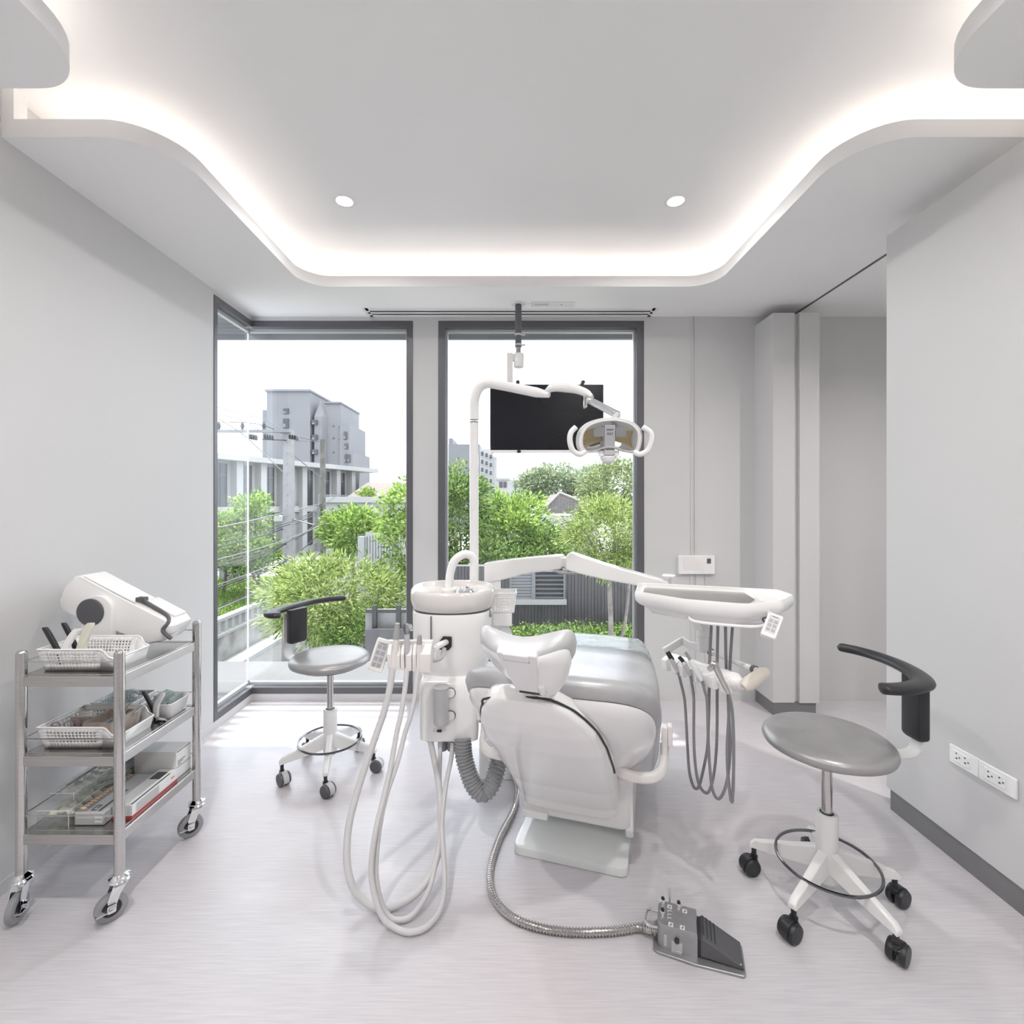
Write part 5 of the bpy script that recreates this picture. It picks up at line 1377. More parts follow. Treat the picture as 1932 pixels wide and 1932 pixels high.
q = P(1072, 1078, 2.22); m = MB(T(q.x, 2.22, q.z)); m.lathe([(.070, .006), (.072, .002), (.05, -.008), (.02, -.012), (.001, -.012)], 32); m.build('elbow_cover', 'mid_grey', dl)
m = MB(T(q.x, 2.22, q.z)); m.lathe([(.03, .004), (.03, .016)], 20); m.build('elbow_bearing', 'chrome', dl)
arm([(1070, 1048, 1074, 2.20), (1078, 1041, 1077, 2.19), (1140, 1062, 1092, 2.13), (1200, 1079, 1103, 2.09), (1262, 1096, 1113, 2.06)], 'white_enamel', 'upper_arm', .055)
q = P(1262, 1087, 2.055); m = MB(T(q.x, 2.055, 0)); m.lathe([(.009, 1.03), (.009, 1.078)], 14); m.build('pivot_pin', 'chrome', dl)
m = MB(T(q.x, 2.055, 1.078)); m.lathe([(.001, 0), (.026, 0), (.028, .004), (.024, .009), (.001, .010)], 24); m.build('pivot_cap', 'white_plastic', dl)
# tray
TC, TA = (.745, 1.765), math.radians(-18)
TM = T(TC[0], TC[1], 0) @ R(TA, 'Z')
out = rpoly([(-.275, .135), (.245, .135), (.272, .03), (.205, -.105), (.085, -.188), (-.105, -.165), (-.275, -.065)], [.03, .03, .05, .06, .09, .06, .03], 6)
ctr = (-.01, -.01)
def tring(s, z, dx=0): return [(ctr[0] + (x - ctr[0]) * s + dx, ctr[1] + (y - ctr[1]) * s, z) for x, y in out]
m = MB(TM); m.rings([tring(.62, .985), tring(.76, .987), tring(.81, 1.000), tring(.88, 1.012), tring(.95, 1.020), tring(.99, 1.032), tring(1.0, 1.047), tring(.995, 1.060), tring(.98, 1.067), tring(.955, 1.066), tring(.94, 1.058), tring(.93, 1.050), tring(.5, 1.049)]); tray = m.build('tray', 'white_enamel', dl, smooth=50)
m = MB(TM); m.prism(rpoly([(-.245, .112), (.12, .112), (.135, -.02), (.085, -.148), (-.098, -.135), (-.245, -.055)], [.02, .012, .012, .02, .04, .02], 4), 1.0495, 1.0525); m.build('steel_insert', 'steel_brushed', tray, smooth=0)
m = MB(TM); m.prism(rpoly([(.15, .10), (.225, .10), (.245, .03), (.205, -.06), (.15, -.02)], .01, 3), 1.0495, 1.0508); m.build('side_well', 'warm_plastic', tray, smooth=0)
m = MB(TM); m.tube(spline([(-.085, -.125, 1.006), (-.085, -.152, .998), (-.06, -.168, .993), (.02, -.178, .992), (.11, -.172, .992), (.15, -.135, .995), (.152, -.112, 1.006)], 6), .0052, 8); m.build('tray_handle', 'white_plastic', tray)
for x, y in ((-.085, -.126), (.152, -.110)):
    m = MB(TM @ T(x, y, 1.004) @ R(PI / 2, 'X')); m.lathe([(.010, 0), (.010, .006)], 14); m.build('handle_socket', 'dark_grey', tray)
for k, (px, py) in enumerate(((1339, 1170), (1362, 1172), (1384, 1174))):
    q = P(px, py, 1.72); m = MB(T(q.x, 1.72, 0)); m.prism(rpoly([(-.020, .965), (.020, .965), (.020, .985), (-.020, .985)], .006, 3), -.02, .02, 'y', M=T(0, 0, P(0, py + 5, 1.72).z - .965 - .004)); m.build('hose_boss', 'warm_plastic', tray, bevel=.004)
# keypad under the right end
q = P(1457, 1179, 1.50)
keypad(tray, q, (.95, -.66, -.32), (.70, .66, .72), .043, .093, .016, 2, 3)
m = MB(); m.cyl(P(1448, 1150, 1.60), P(1456, 1172, 1.53), .008, 10); m.build('keypad_stalk', 'light_grey', tray)
# stem and rack
m = MB(); m.tube([P(1312, 1160, 1.86), P(1318, 1172, 1.87), P(1326, 1186, 1.875)], .020, sec=[(a, b) for a, b in rrect(1.0, .8, .3, 3)]); m.build('stem_bracket', 'white_plastic', dl, smooth=40)
q = P(1326, 1186, 1.88); q2 = P(1329, 1224, 1.88)
m = MB(T(q.x + .002, 1.88, 0)); m.lathe([(.019, q2.z - .006), (.021, q2.z), (.021, q.z - .030), (.0225, q.z - .028), (.0225, q.z), (.018, q.z + .008)], 24); m.build('stem', 'white_plastic', dl)
RL, RR = P(1264, 1243, 1.93), P(1391, 1288, 1.62)
ax = (RR - RL).normalized()
m = MB(); m.tube([P(1329, 1224, 1.88), P(1300, 1217, 1.95), P(1287, 1208, 1.99)], 1.0, sec=rrect(.006, .016, .004, 3)); m.tube([P(1287, 1209, 1.99), P(1252, 1230, 1.95)], 1.0, sec=rrect(.006, .016, .004, 3)); rb = m.build('rack_frame', 'white_plastic', dl, smooth=40)
sec = [(math.cos(2 * PI * k / 24), math.sin(2 * PI * k / 24)) for k in range(24)]
m = MB(); Lr = (RR - RL).length
m.tube([RL + ax * t for t in (0, .003, .012, Lr - .02, Lr - .006, Lr, Lr + .012, Lr + .022)], [.020, .026, .0285, .031, .031, .027, .020, .018], 24); rack = m.build('rack_body', 'white_plastic', dl, smooth=50)
m = MB(); m.tube([P(1403, 1296, 1.585), P(1412, 1290, 1.585), P(1440, 1270, 1.60), P(1447, 1266, 1.605)], [.014, .0225, .0215, .013], 18); m.build('rack_grip', 'cream_plastic', dl, smooth=60)
rl0, rl1 = P(1339, 1229, 1.88), P(1428, 1265, 1.615)
m = MB(); m.tube([rl0, lerp(rl0, rl1, .5), lerp(rl0, rl1, .62), rl1], [.0092, .0092, .0105, .0105], 14); m.build('rail', 'white_plastic', dl)
for a, b in ((0, .05), (.93, .985)):
    m = MB(); m.tube([lerp(rl0, rl1, a), lerp(rl0, rl1, b)], .0135, 16); m.build('rail_ring', 'dark_grey', dl)
m = MB(); m.tube([rl0, P(1330, 1222, 1.88)], .012, 12); m.build('rail_mount', 'white_plastic', dl)
# holder fingers on the rack
view = Vector((-.55, -.75, -.05))
side = (view - ax * view.dot(ax)).normalized(); upv = ax.cross(side); upv = upv if upv.z > 0 else -upv
spots = [.045, .135, .205, .285]
for t in (.018, .072, .108, .168, .178, .235, .258, .315):
    c = RL + ax * t
    M = frame(c, ax, side, upv)
    m = MB(M); m.prism(rpoly([(.018, .022), (.046, .010), (.048, -.030), (.030, -.034), (.012, -.022)], .006, 3), -.014, .014, 'x'); m.build('finger', 'white_plastic', rack, bevel=.007, seg=3)
def hand(label, loop, Yf, Yb, Ys, t, head):
    """dental hand piece in the rack with its grey hose looping down and back up to the tray"""
    o = thing('dental_handpiece', label, 'handpiece', tuple(RL + ax * t))
    ys = [p[1] for p in loop]; ib = ys.index(max(ys)); pts = []
    for i, (px, py) in enumerate(loop):
        if i <= ib: Yq = lerp(Yf, Yb, ((py - ys[0]) / (ys[ib] - ys[0])))
        else: Yq = lerp(Yb, Ys, ((ys[ib] - py) / (ys[ib] - ys[-1])))
        pts.append(P(px, py, Yq))
    m = MB(); m.tube(spline(pts, 6), .0053, 8); m.build('hose', 'hose_grey', o, smooth=70)
    head(o)
def hA(o):
    m = MB(); a, b = P(1279, 1268, 1.82), P(1266, 1242, 1.83); m.tube([a, lerp(a, b, .5), b], [.006, .009, .0085], 12); m.build('body', 'light_grey', o)
    m = MB(); m.tube([P(1268, 1245, 1.83), P(1259, 1229, 1.835)], [.0095, .009], 12); m.build('coupling', 'black_plastic', o)
def hB(o):
    m = MB(); a, b = P(1302, 1274, 1.755), P(1291, 1252, 1.76); m.tube([a, lerp(a, b, .5), b], [.006, .009, .0085], 12); m.build('body', 'light_grey', o)
    m = MB(); m.tube([P(1291, 1252, 1.76), P(1288, 1247, 1.76)], .0095, 12); m.build('ring', 'chrome', o)
    m = MB(); m.tube([P(1288, 1247, 1.76), P(1281, 1239, 1.765)], [.008, .007], 10); m.build('coupling', 'black_plastic', o)
def hC(o):
    m = MB(); a, b = P(1324, 1284, 1.69), P(1302, 1244, 1.70); m.tube([a, lerp(a, b, .3), lerp(a, b, .8), b], [.006, .0105, .0095, .008], 12); m.build('body', 'white_plastic', o)
    m = MB(); a, b = P(1302, 1244, 1.70), P(1293, 1230, 1.705); m.tube([a, lerp(a, b, .2), lerp(a, b, .5), b], [.0075, .0055, .0055, .0045], 10); m.build('motor_nose', 'mid_grey', o)
def hD(o):
    m = MB(); a, b = P(1375, 1308, 1.595), P(1350, 1258, 1.60); m.tube([a, lerp(a, b, .25), lerp(a, b, .7), b], [.0065, .009, .0095, .0105], 12); m.build('body', 'steel', o)
    m = MB(); q = P(1348, 1255, 1.60); m.ball(q, .0145, 12, sc3=(1, .8, 1)); m.cyl(P(1344, 1258, 1.595), P(1339, 1262, 1.58), .009, 14); m.build('head', 'steel', o)
    m = MB(); m.cyl(P(1344, 1250, 1.60), P(1352, 1251, 1.60), .005, 8); m.build('nozzle', 'black_rubber', o)
hand('handpiece hose with black coupling in the end slot by the rack frame', [(1279, 1266), (1285, 1290), (1292, 1324), (1296, 1391), (1300, 1452), (1307, 1481), (1313.5, 1488), (1320, 1480), (1330, 1438), (1335, 1405), (1337, 1351), (1338, 1293), (1339, 1245), (1342, 1178)], 1.82, 1.80, 1.725, .045, hA)
hand('handpiece hose with chrome ring and black coupling beside a white handpiece', [(1302, 1272), (1307, 1300), (1309, 1324), (1309, 1391), (1312, 1445), (1319, 1480), (1331, 1496), (1340, 1488), (1348, 1452), (1352.5, 1391), (1353, 1300), (1353, 1250), (1354.6, 1178)], 1.755, 1.76, 1.725, .135, hB)
hand('white straight handpiece with grey nose in the instrument rack', [(1324, 1282), (1330, 1305), (1334, 1324), (1336, 1391), (1339, 1445), (1344, 1488), (1354, 1507), (1364.6, 1496), (1373, 1465), (1378, 1405), (1375, 1351), (1374, 1317), (1370, 1258), (1368.7, 1180)], 1.69, 1.71, 1.725, .205, hC)
hand('steel air-water syringe with round head in the instrument rack', [(1374, 1306), (1381, 1337), (1384, 1391), (1384, 1458), (1382, 1508), (1380, 1511), (1378, 1503), (1373, 1458), (1372, 1405), (1375, 1351), (1377, 1262), (1382, 1181)], 1.595, 1.65, 1.725, .285, hD)
# ------------------------------------------------------------------ outside: ledge, canopy, street, trees, houses
GZ = -3.2
MB().box(-60, 60, 3.6, 130, GZ - .2, GZ).build('ground', 'concrete_pale', kind='structure', smooth=0)
MB().box(-7.39, -1.8, 6.2, 25.5, GZ, GZ + .012).build('street', 'asphalt', None, label='grey asphalt street below the windows', cat='street', smooth=0)
# roof ledge outside the glass
MB().box(-4.6, 3.6, YB + .121, 4.32, -.22, -.035).build('window_ledge', 'ledge_concrete', None, label='sunlit white concrete ledge just outside the windows', cat='ledge', smooth=0)
# slatted sun canopy over the windows
cn = thing('sun_canopy', 'grey slatted sun canopy along the outside window heads', 'canopy', (-.5, 3.85, 2.88))
for k in range(9):
    y = 3.56 + .095 * k
    MB().box(-4.4, 3.4, y, y + .032, 2.90, 2.99).build('slat', 'louvre_grey', cn, smooth=0)
MB().box(-4.4, 3.4, 4.40, 4.44, 2.875, 3.0).build('fascia', 'louvre_grey', cn, smooth=0)
m = MB(); 
for x in (-4.4, -2.2, -.6, 1.2, 3.36): m.box(x, x + .04, YB + .121, 4.42, 2.92, 2.98)
m.build('bracket_bars', 'louvre_grey', cn, smooth=0)

# ---- foliage
def leaves(pts, dirs, ln, wd, name, mt, parent, kind='stuff'):
    """diamond leaves at pts along dirs"""
    n = len(pts)
    d = dirs / np.linalg.norm(dirs, axis=1, keepdims=True)
    r = rng.normal(size=(n, 3)); s = np.cross(d, r); s /= np.linalg.norm(s, axis=1, keepdims=True) + 1e-9
    l = (ln * rng.uniform(.6, 1.3, (n, 1))); wv = (wd * rng.uniform(.7, 1.3, (n, 1)))
    v = np.empty((n, 4, 3)); v[:, 0] = pts; v[:, 1] = pts + d * l * .5 + s * wv * .5; v[:, 2] = pts + d * l; v[:, 3] = pts + d * l * .5 - s * wv * .5
    v = v.reshape(-1, 3)
    if parent is not None: v = v - np.array(wm(parent).translation)
    me = bpy.data.meshes.new(name); me.vertices.add(4 * n); me.vertices.foreach_set('co', v.astype(np.float32).ravel())
    me.loops.add(4 * n); me.loops.foreach_set('vertex_index', np.arange(4 * n, dtype=np.int32))
    me.polygons.add(n); me.polygons.foreach_set('loop_start', np.arange(0, 4 * n, 4, dtype=np.int32))
    me.update(); me.validate()
    me.materials.append(MAT[mt]); o = bpy.data.objects.new(name, me); col.objects.link(o)
    if parent is not None: o.parent = parent
    o['kind'] = kind; WM[o.name] = wm(parent) if parent is not None else Matrix.Identity(4)
    return o
def clumps(c, r, nclump, nleaf, csize, shell=.45):
    """points gathered in clumps inside an ellipsoid, denser on the surface"""
    u = rng.normal(size=(nclump, 3)); u /= np.linalg.norm(u, axis=1, keepdims=True)
    rad = rng.uniform(shell, 1.0, (nclump, 1)) ** .6
    cc = np.array(c) + u * rad * np.array(r)
    k = rng.integers(0, nclump, nleaf)
    g = rng.normal(size=(nleaf, 3)); gn = np.linalg.norm(g, axis=1, keepdims=True)
    off = g / gn * (rng.uniform(0, 1, (nleaf, 1)) ** .5) * csize
    off[:, 2] *= .7
    p = cc[k] + off
    d = off + u[k] * csize * .5 + rng.normal(size=(nleaf, 3)) * csize * .35
    return p, d
def tree(label, c, r, mt, nclump, nleaf, csize, ln, wd, trunk, bark='bark', tr=.07, name='tree', cat='tree', group=None, shell=.45, branches=6, base=GZ):
    """trunk: (x, y) foot on the ground"""
    o = thing(name, label, cat, (trunk[0], trunk[1], base), group=group)
    p, d = clumps(c, r, nclump, nleaf, csize, shell)
    leaves(p, d, ln, wd, 'foliage', mt, o)
    m = MB(); f = Vector((trunk[0], trunk[1], base)); cc = Vector(c)
    low = Vector((c[0] * .6 + trunk[0] * .4, c[1], c[2] - r[2] * .75))
    pts = spline([f, f + (low - f) * .5 + Vector((tr * .8, 0, 0)), low], 6); m.tube(pts, [lerp(tr, tr * .6, i / (len(pts) - 1)) for i in range(len(pts))], 8)
    m.build('trunk', bark, o, smooth=60)
    for k in range(branches):
        a = 2 * PI * k / branches + random.random(); e = cc + Vector((r[0] * .75 * math.cos(a), r[1] * .75 * math.sin(a), r[2] * random.uniform(-.2, .6)))
        m = MB(); pts = spline([low, low * .5 + e * .5 + Vector((0, 0, -.1 * r[2])), e], 4); m.tube(pts, [lerp(tr * .55, tr * .12, i / (len(pts) - 1)) for i in range(len(pts))], 5); m.build('branch', bark, o, smooth=60)
    return o
def V(px, py, Y): return tuple(P(px, py, Y))

# left window greenery
tree('broad lime-green shrub tree crowding the corner window', V(640, 1128, 9.0), (1.35, 1.1, .80), 'leaf_lime', 260, 17000, .30, .115, .024, (-3.3, 9.2), tr=.06, branches=8)
tree('darker green shrub below the lime tree beside the metal railings', V(690, 1205, 8.2), (.75, .6, .55), 'leaf_green', 90, 5200, .22, .08, .03, (-2.4, 8.4), tr=.05)
tree('leafy tree reaching in behind the dark pier-side window frame', V(778, 1000, 10.0), (.62, .6, 1.25), 'leaf_fresh', 90, 5200, .26, .10, .05, (-1.9, 10.2), tr=.05)
tree('bright green tree spreading before the white flat-roofed house', V(662, 1003, 17.0), (1.0, 1.0, .85), 'leaf_fresh', 90, 5200, .34, .16, .07, (-5.5, 17.2), tr=.08)
tree('young light green tree in front of the columned building', V(478, 975, 22.0), (.75, .8, 1.25), 'leaf_fresh', 60, 2800, .40, .17, .09, (-11.4, 22), tr=.07, base=-2.55)
tree('low spreading green tree beside the garden retaining wall', V(470, 1045, 20.0), (1.4, 1.0, .75), 'leaf_green', 90, 4600, .36, .15, .08, (-10.6, 20.3), tr=.08, base=-2.55)
tree('green tree at the wall end of the corner window view', V(428, 1010, 21.0), (.7, .8, 1.1), 'leaf_fresh', 60, 2600, .36, .16, .09, (-12.4, 21.0), tr=.07, base=-2.55)
tree('small round bush on the far white roof terrace', V(691, 928, 34.0), (.6, .5, .25), 'leaf_fresh', 30, 1000, .25, .14, .08, (-10.0, 34.2), tr=.03, base=P(0, 937, 26).z)
# right window greenery
tree('tall feathery tree beside the bare lamp post', V(872, 990, 10.2), (.55, .55, 1.28), 'leaf_green', 100, 6000, .26, .11, .038, (-.95, 10.3), tr=.05)
tree('fresh green feathery tree between the lamp post and the tiled roof', V(968, 1006, 11.0), (.82, .9, .92), 'leaf_fresh', 120, 7500, .32, .13, .042, (.2, 11.3), tr=.06)
tree('low dark green bushes against the top of the boarded house', V(945, 1058, 9.85), (1.15, .4, .40), 'leaf_green', 80, 4200, .22, .10, .035, (-.4, 10.0), tr=.05)
tree('fine-leaved olive tree with pale bare trunk before the boarded wall', V(1148, 1012, 7.2), (.66, .6, .58), 'leaf_lime', 220, 14000, .20, .075, .016, (1.50, 7.2), bark='bark_pale', tr=.055, branches=7)
tree('pale green dense tree behind the olive tree', V(1160, 925, 16.0), (1.05, 1.0, .92), 'leaf_pale', 120, 7000, .34, .13, .06, (3.4, 16.3), tr=.1)
tree('round hazy tree far beyond the tiled roof', V(1042, 918, 36.0), (2.5, 2.0, 1.55), 'leaf_hazed', 150, 8000, .60, .26, .13, (3.1, 36), tr=.15)
tree('hazy tree far behind between roof and pale tree', V(1110, 915, 42.0), (2.0, 2.0, 1.5), 'leaf_hazed', 80, 3600, .60, .28, .14, (7.0, 42), tr=.15)
tree('small feathery tree under the tiled gable', V(1028, 1035, 10.3), (.48, .4, .50), 'leaf_green', 60, 3000, .22, .11, .036, (.78, 10.5), tr=.04)
# side stem of the olive tree
m = MB(); m.tube(spline([Vector((1.52, 7.18, -1.9)), Vector((1.60, 7.18, -1.0)), Vector((1.74, 7.2, -.35)), Vector((1.80, 7.2, .3))], 6), .024, 7); m.build('side_stem', 'bark_pale', bpy.data.objects[[o.name for o in col.objects if o.get('label', '').startswith('fine-leaved')][0]], smooth=60)
# clipped hedge
hd = thing('hedge', 'clipped green hedge along the foot of the boarded wall', 'hedge', (1.0, 8.0, GZ))
n = 9000; p = np.stack([rng.uniform(-.35, 2.9, n), rng.uniform(7.75, 8.35, n), -.74 - rng.exponential(.16, n) + .05 * rng.normal(size=n)], 1)
leaves(p, rng.normal(size=(n, 3)) + np.array([0, -.3, .5]), .055, .035, 'foliage', 'leaf_green', hd)
MB().box(-.3, 2.85, 7.85, 8.3, GZ, -.88).build('hedge_core', 'soil', hd, smooth=0)

# ---- boarded neighbour house
YH2 = 9.0
hb = thing('boarded_house', 'dark grey boarded house wall with louvred windows', 'house', (.6, YH2, GZ))
xw0, xw1, zw0, zw1 = P(962, 0, YH2).x, P(1066, 0, YH2).x, P(0, 1137, YH2).z, P(0, 1070, YH2).z
x = -1.75; k = 0
while x < 3.4:
    w_ = .062
    if x + w_ > xw0 and x < xw1:
        MB().box(x, x + w_ - .006, YH2, YH2 + .05, GZ, zw0).build('board', 'board_grey', hb, smooth=0)
        MB().box(x, x + w_ - .006, YH2, YH2 + .05, zw1, .18).build('board', 'board_grey', hb, smooth=0)
    else: MB().box(x, x + w_ - .006, YH2 + (.006 if k % 2 else 0), YH2 + .05, GZ, .18).build('board', 'board_grey', hb, smooth=0)
    x += w_; k += 1
MB().box(-1.75, 3.4, YH2 + .05, YH2 + .30, GZ, .18).build('wall_core', 'plinth_grey', hb, smooth=0)
MB().box(xw0 - .02, xw1 + .02, YH2 - .10, YH2 + .02, zw0 - .02, zw0 + .07).build('window_sill', 'render_white', hb, smooth=0)
xm0, xm1 = P(1003, 0, YH2).x, P(1010, 0, YH2).x
m = MB(); m.box(xw0, xw0 + .03, YH2 - .03, YH2 + .05, zw0 + .07, zw1); m.box(xm0, xm1, YH2 - .03, YH2 + .05, zw0 + .07, zw1); m.box(xw1 - .03, xw1, YH2 - .03, YH2 + .05, zw0 + .07, zw1); m.build('shutter_frame', 'louvre_grey', hb, smooth=0)
MB().box(xm1, xw1 - .03, YH2 + .03, YH2 + .049, zw0 + .07, zw1).build('dark_opening', 'black_rubber', hb, smooth=0)
for a, b, st, tilt in ((xw0 + .03, xm0, .056, 65), (xm1, xw1 - .03, .082, 20)):
    z = zw0 + .10
    while z < zw1:
        m = MB(T(0, YH2 - .005, z) @ R(math.radians(tilt), 'X')); m.box(a, b, -.032, .032, -.006, .006); m.build('louvre', 'louvre_grey', hb, smooth=0); z += st

# ---- metal railings + white wall seen between shrub and frame
rl = thing('street_barrier', 'dark metal barrier posts before a low white wall', 'barrier', tuple(P(745, 1230, 7.4)))
for px in (707, 752):
    q = P(px, 1165, 7.6); m = MB(); m.box(q.x - .035, q.x + .035, 7.57, 7.63, GZ, P(0, 1142, 7.6).z); m.build('post', 'cable_black', rl, smooth=0)
MB().box(P(690, 0, 7.7).x, P(800, 0, 7.7).x, 7.68, 7.76, GZ, P(0, 1150, 7.7).z).build('low_wall', 'stained_white', rl, smooth=0)
MB().box(P(690, 0, 7.6).x, P(800, 0, 7.6).x, 7.58, 7.62, P(0, 1156, 7.6).z, P(0, 1150, 7.6).z).build('rail', 'cable_black', rl, smooth=0)
MB().box(P(690, 0, 7.5).x, P(800, 0, 7.5).x, 7.46, 7.52, GZ, P(0, 1186, 7.5).z).build('lower_boards', 'board_grey', rl, smooth=0)

# ---- white house with flat roof, ribbed fence
wh = thing('flat_roofed_house', 'white flat-roofed house wall beyond the utility poles', 'house', tuple(P(690, 1000, 26)))
a, b = P(612, 0, 26).x, P(775, 0, 26).x
MB().box(a, b, 26, 36, GZ, P(0, 948, 26).z).build('house_wall', 'render_white', wh, smooth=0)
MB().box(a - .1, b + .1, 25.8, 36, P(0, 948, 26).z, P(0, 937, 26).z).build('parapet', 'render_white', wh, smooth=0)
MB().box(P(702, 0, 26).x, P(731, 0, 26).x, 25.95, 26.0, P(0, 1002, 26).z, P(0, 978, 26).z).build('dark_opening', 'window_far', wh, smooth=0)
rf = thing('hip_roof', 'grey hipped roof behind the white flat-roofed house', 'roof', tuple(P(715, 935, 44)))
z0, z1 = P(0, 937, 44).z, P(0, 908, 44).z
MB().rings([[(P(655, 0, 44).x, 44, z0), (P(775, 0, 44).x, 44, z0), (P(775, 0, 44).x, 52, z0), (P(655, 0, 44).x, 52, z0)], [(P(675, 0, 44).x, 47, z1), (P(770, 0, 44).x, 47, z1), (P(770, 0, 44).x, 49, z1), (P(675, 0, 44).x, 49, z1)]]).build('roof_slopes', 'roof_tile', rf, smooth=0)
MB().box(P(660, 0, 45).x, P(775, 0, 45).x, 45, 51, GZ, z0).build('house_wall', 'render_white', rf, smooth=0)
fn = thing('ribbed_fence', 'white ribbed metal fence with grey end post', 'fence', tuple(P(710, 1060, 13)))
YFn = 13.0
m = MB(); a = P(677, 0, YFn).x; b = P(689, 0, YFn).x; m.box(a, b, YFn - .1, YFn + .1, GZ, P(0, 1012, YFn).z); m.build('end_post', 'mid_grey', fn, smooth=0)
x = b; k = 0
while x < P(760, 0, YFn).x:
    zt = P(0, 1012 - (x - b) * 14, YFn).z
    MB().box(x, x + .055, YFn - .03, YFn + .01, GZ, zt).build('rib', 'render_white', fn, smooth=0); x += .075; k += 1
MB().box(b, P(760, 0, YFn).x, YFn + .01, YFn + .03, GZ, P(0, 1004, YFn).z).build('back_sheet', 'render_white', fn, smooth=0)

# ---- retaining wall, balusters and lawn along the street (left)
gw = thing('garden_wall', 'stained white garden wall with a row of balusters along the street', 'wall', (-8.2, 17, GZ))
MB().box(-8.45, -8.2, 8.5, 25.5, GZ, -2.46).build('wall_base', 'stained_white', gw, smooth=0)
MB().box(-8.5, -8.15, 8.5, 25.5, -2.46, -2.38).build('coping', 'render_white', gw, smooth=0)
for k in range(46):
    y = 9.0 + .36 * k
    MB().box(-8.40, -8.25, y, y + .16, -2.38, -2.05).build('baluster', 'render_white', gw, smooth=0)
MB().box(-8.45, -8.2, 8.5, 25.5, -2.05, -1.96).build('top_rail', 'render_white', gw, smooth=0)
MB().box(-26, -8.52, 12, 25.5, GZ, -2.55).build('lawn_bed', 'lawn', None, label='bright green lawn behind the garden wall', cat='lawn', smooth=0)
n = 9000; p = np.stack([rng.uniform(-15, -8.8, n), rng.uniform(13, 23.8, n), np.full(n, -2.545)], 1)
gr = leaves(p, np.abs(np.tile([0, 0, 1.0], (n, 1)) + .4 * rng.normal(size=(n, 3))) * np.where(rng.random((n, 3)) < .5, [-1, -1, 1], [1, 1, 1]), .16, .03, 'grass', 'grass_blade', None); tag(gr, 'short bright grass blades on the lawn', 'grass')
MB().box(-7.62, -7.4, 8, 40, GZ, GZ + .14).build('kerb', 'concrete_pale', None, label='pale kerb between the street and the garden wall', cat='kerb', smooth=0)
lw = thing('terrace_wall', 'low white terrace wall among the trees beyond the lawn', 'wall', tuple(P(440, 1060, 24)))
MB().box(P(412, 0, 24).x, P(458, 0, 24).x, 24, 24.2, P(0, 1052, 24).z, P(0, 1038, 24).z).build('panel', 'render_white', lw, smooth=0)
MB().box(P(412, 0, 24).x, P(458, 0, 24).x, 24.05, 24.15, -2.55, P(0, 1052, 24).z).build('footing', 'plinth_grey', lw, smooth=0)
for k in range(12):
    a = P(434 + 2 * k, 0, 24).x; MB().box(a, a + .02, 24.08, 24.12, P(0, 1038, 24).z, P(0, 1018, 24).z).build('baluster', 'louvre_grey', lw, smooth=0)
MB().box(P(432, 0, 24).x, P(460, 0, 24).x, 24.06, 24.14, P(0, 1019, 24).z, P(0, 1013, 24).z).build('top_rail', 'render_white', lw, smooth=0)

# ---- columned building, receding to the right
A, B_ = Vector((-21.6, 33.0, 0)), Vector((-15.0, 50.0, 0))
dr = (B_ - A).normalized(); LN = (B_ - A).length; nn = Vector((dr.y, -dr.x, 0))      # towards the street
BMt = frame((A.x, A.y, 0), dr, -nn, (0, 0, 1))     # x along the front, y into the building
cb = thing('columned_building', 'white columned building with tall dark windows and flat roof', 'building', (A.x, A.y, GZ))
MB(BMt).box(-2, LN, .5, 9, GZ, 4.35).build('wall_block', 'render_white', cb, smooth=0)
MB(BMt).box(-2.5, LN + 1.2, -.9, 9, 4.35, 4.75).build('roof_slab', 'render_white', cb, smooth=0)
MB(BMt).box(-2, LN, .2, .55, .45, .95).build('floor_band', 'render_white', cb, smooth=0)
t = -1.0; k = 0
while t < LN:
    MB(BMt).box(t, t + .55, -.15, .55, GZ, 4.36).build('column', 'render_white', cb, smooth=0)
    for z0, z1 in ((1.0, 4.15), (-2.6, .4)):
        w = MB(BMt).box(t + .72, t + 1.82, .44, .52, z0, z1).build('window', 'window_far', cb, smooth=0)
        m = MB(BMt); m.box(t + 1.25, t + 1.29, .40, .46, z0, z1); m.box(t + .72, t + 1.82, .40, .46, z0 + (z1 - z0) * .72, z0 + (z1 - z0) * .74); m.build('mullion', 'dark_grey', w, smooth=0)
    t += 2.15; k += 1
m = MB(BMt)
for i in range(30): m.box(LN * .60 + i * .22, LN * .60 + i * .22 + .04, -.8, -.76, .95, 1.9)
m.box(LN * .60, LN, -.82, -.74, 1.9, 1.96); m.build('balcony_rail', 'render_white', cb, smooth=0)
# ---- grey tower
YT = 62.0
tw = thing('grey_tower', 'pale grey stepped apartment tower rising behind the columned building', 'building', tuple(P(560, 900, YT)))
def tb(x0, x1, yt, nm, d0=0, d1=9, mt='render_grey'): return MB().box(P(x0, 0, YT).x, P(x1, 0, YT).x, YT + d0, YT + d1, GZ, P(0, yt, YT).z).build(nm, mt, tw, smooth=0)
tb(503, 585, 739, 'main_block'); tb(480, 503, 768, 'side_block', 2, 9); tb(606, 637, 758, 'rear_block', 1.2, 9); tb(637, 655, 798, 'balcony_block', .8, 8); tb(655, 664, 852, 'low_block', .4, 8)
MB().box(P(501, 0, YT).x, P(587, 0, YT).x, YT - .3, YT + 9, P(0, 739, YT).z, P(0, 735, YT).z).build('cornice', 'render_grey', tw, smooth=0)
MB().box(P(605, 0, YT).x, P(639, 0, YT).x, YT + .9, YT + 9, P(0, 758, YT).z, P(0, 755, YT).z).build('cornice', 'render_grey', tw, smooth=0)
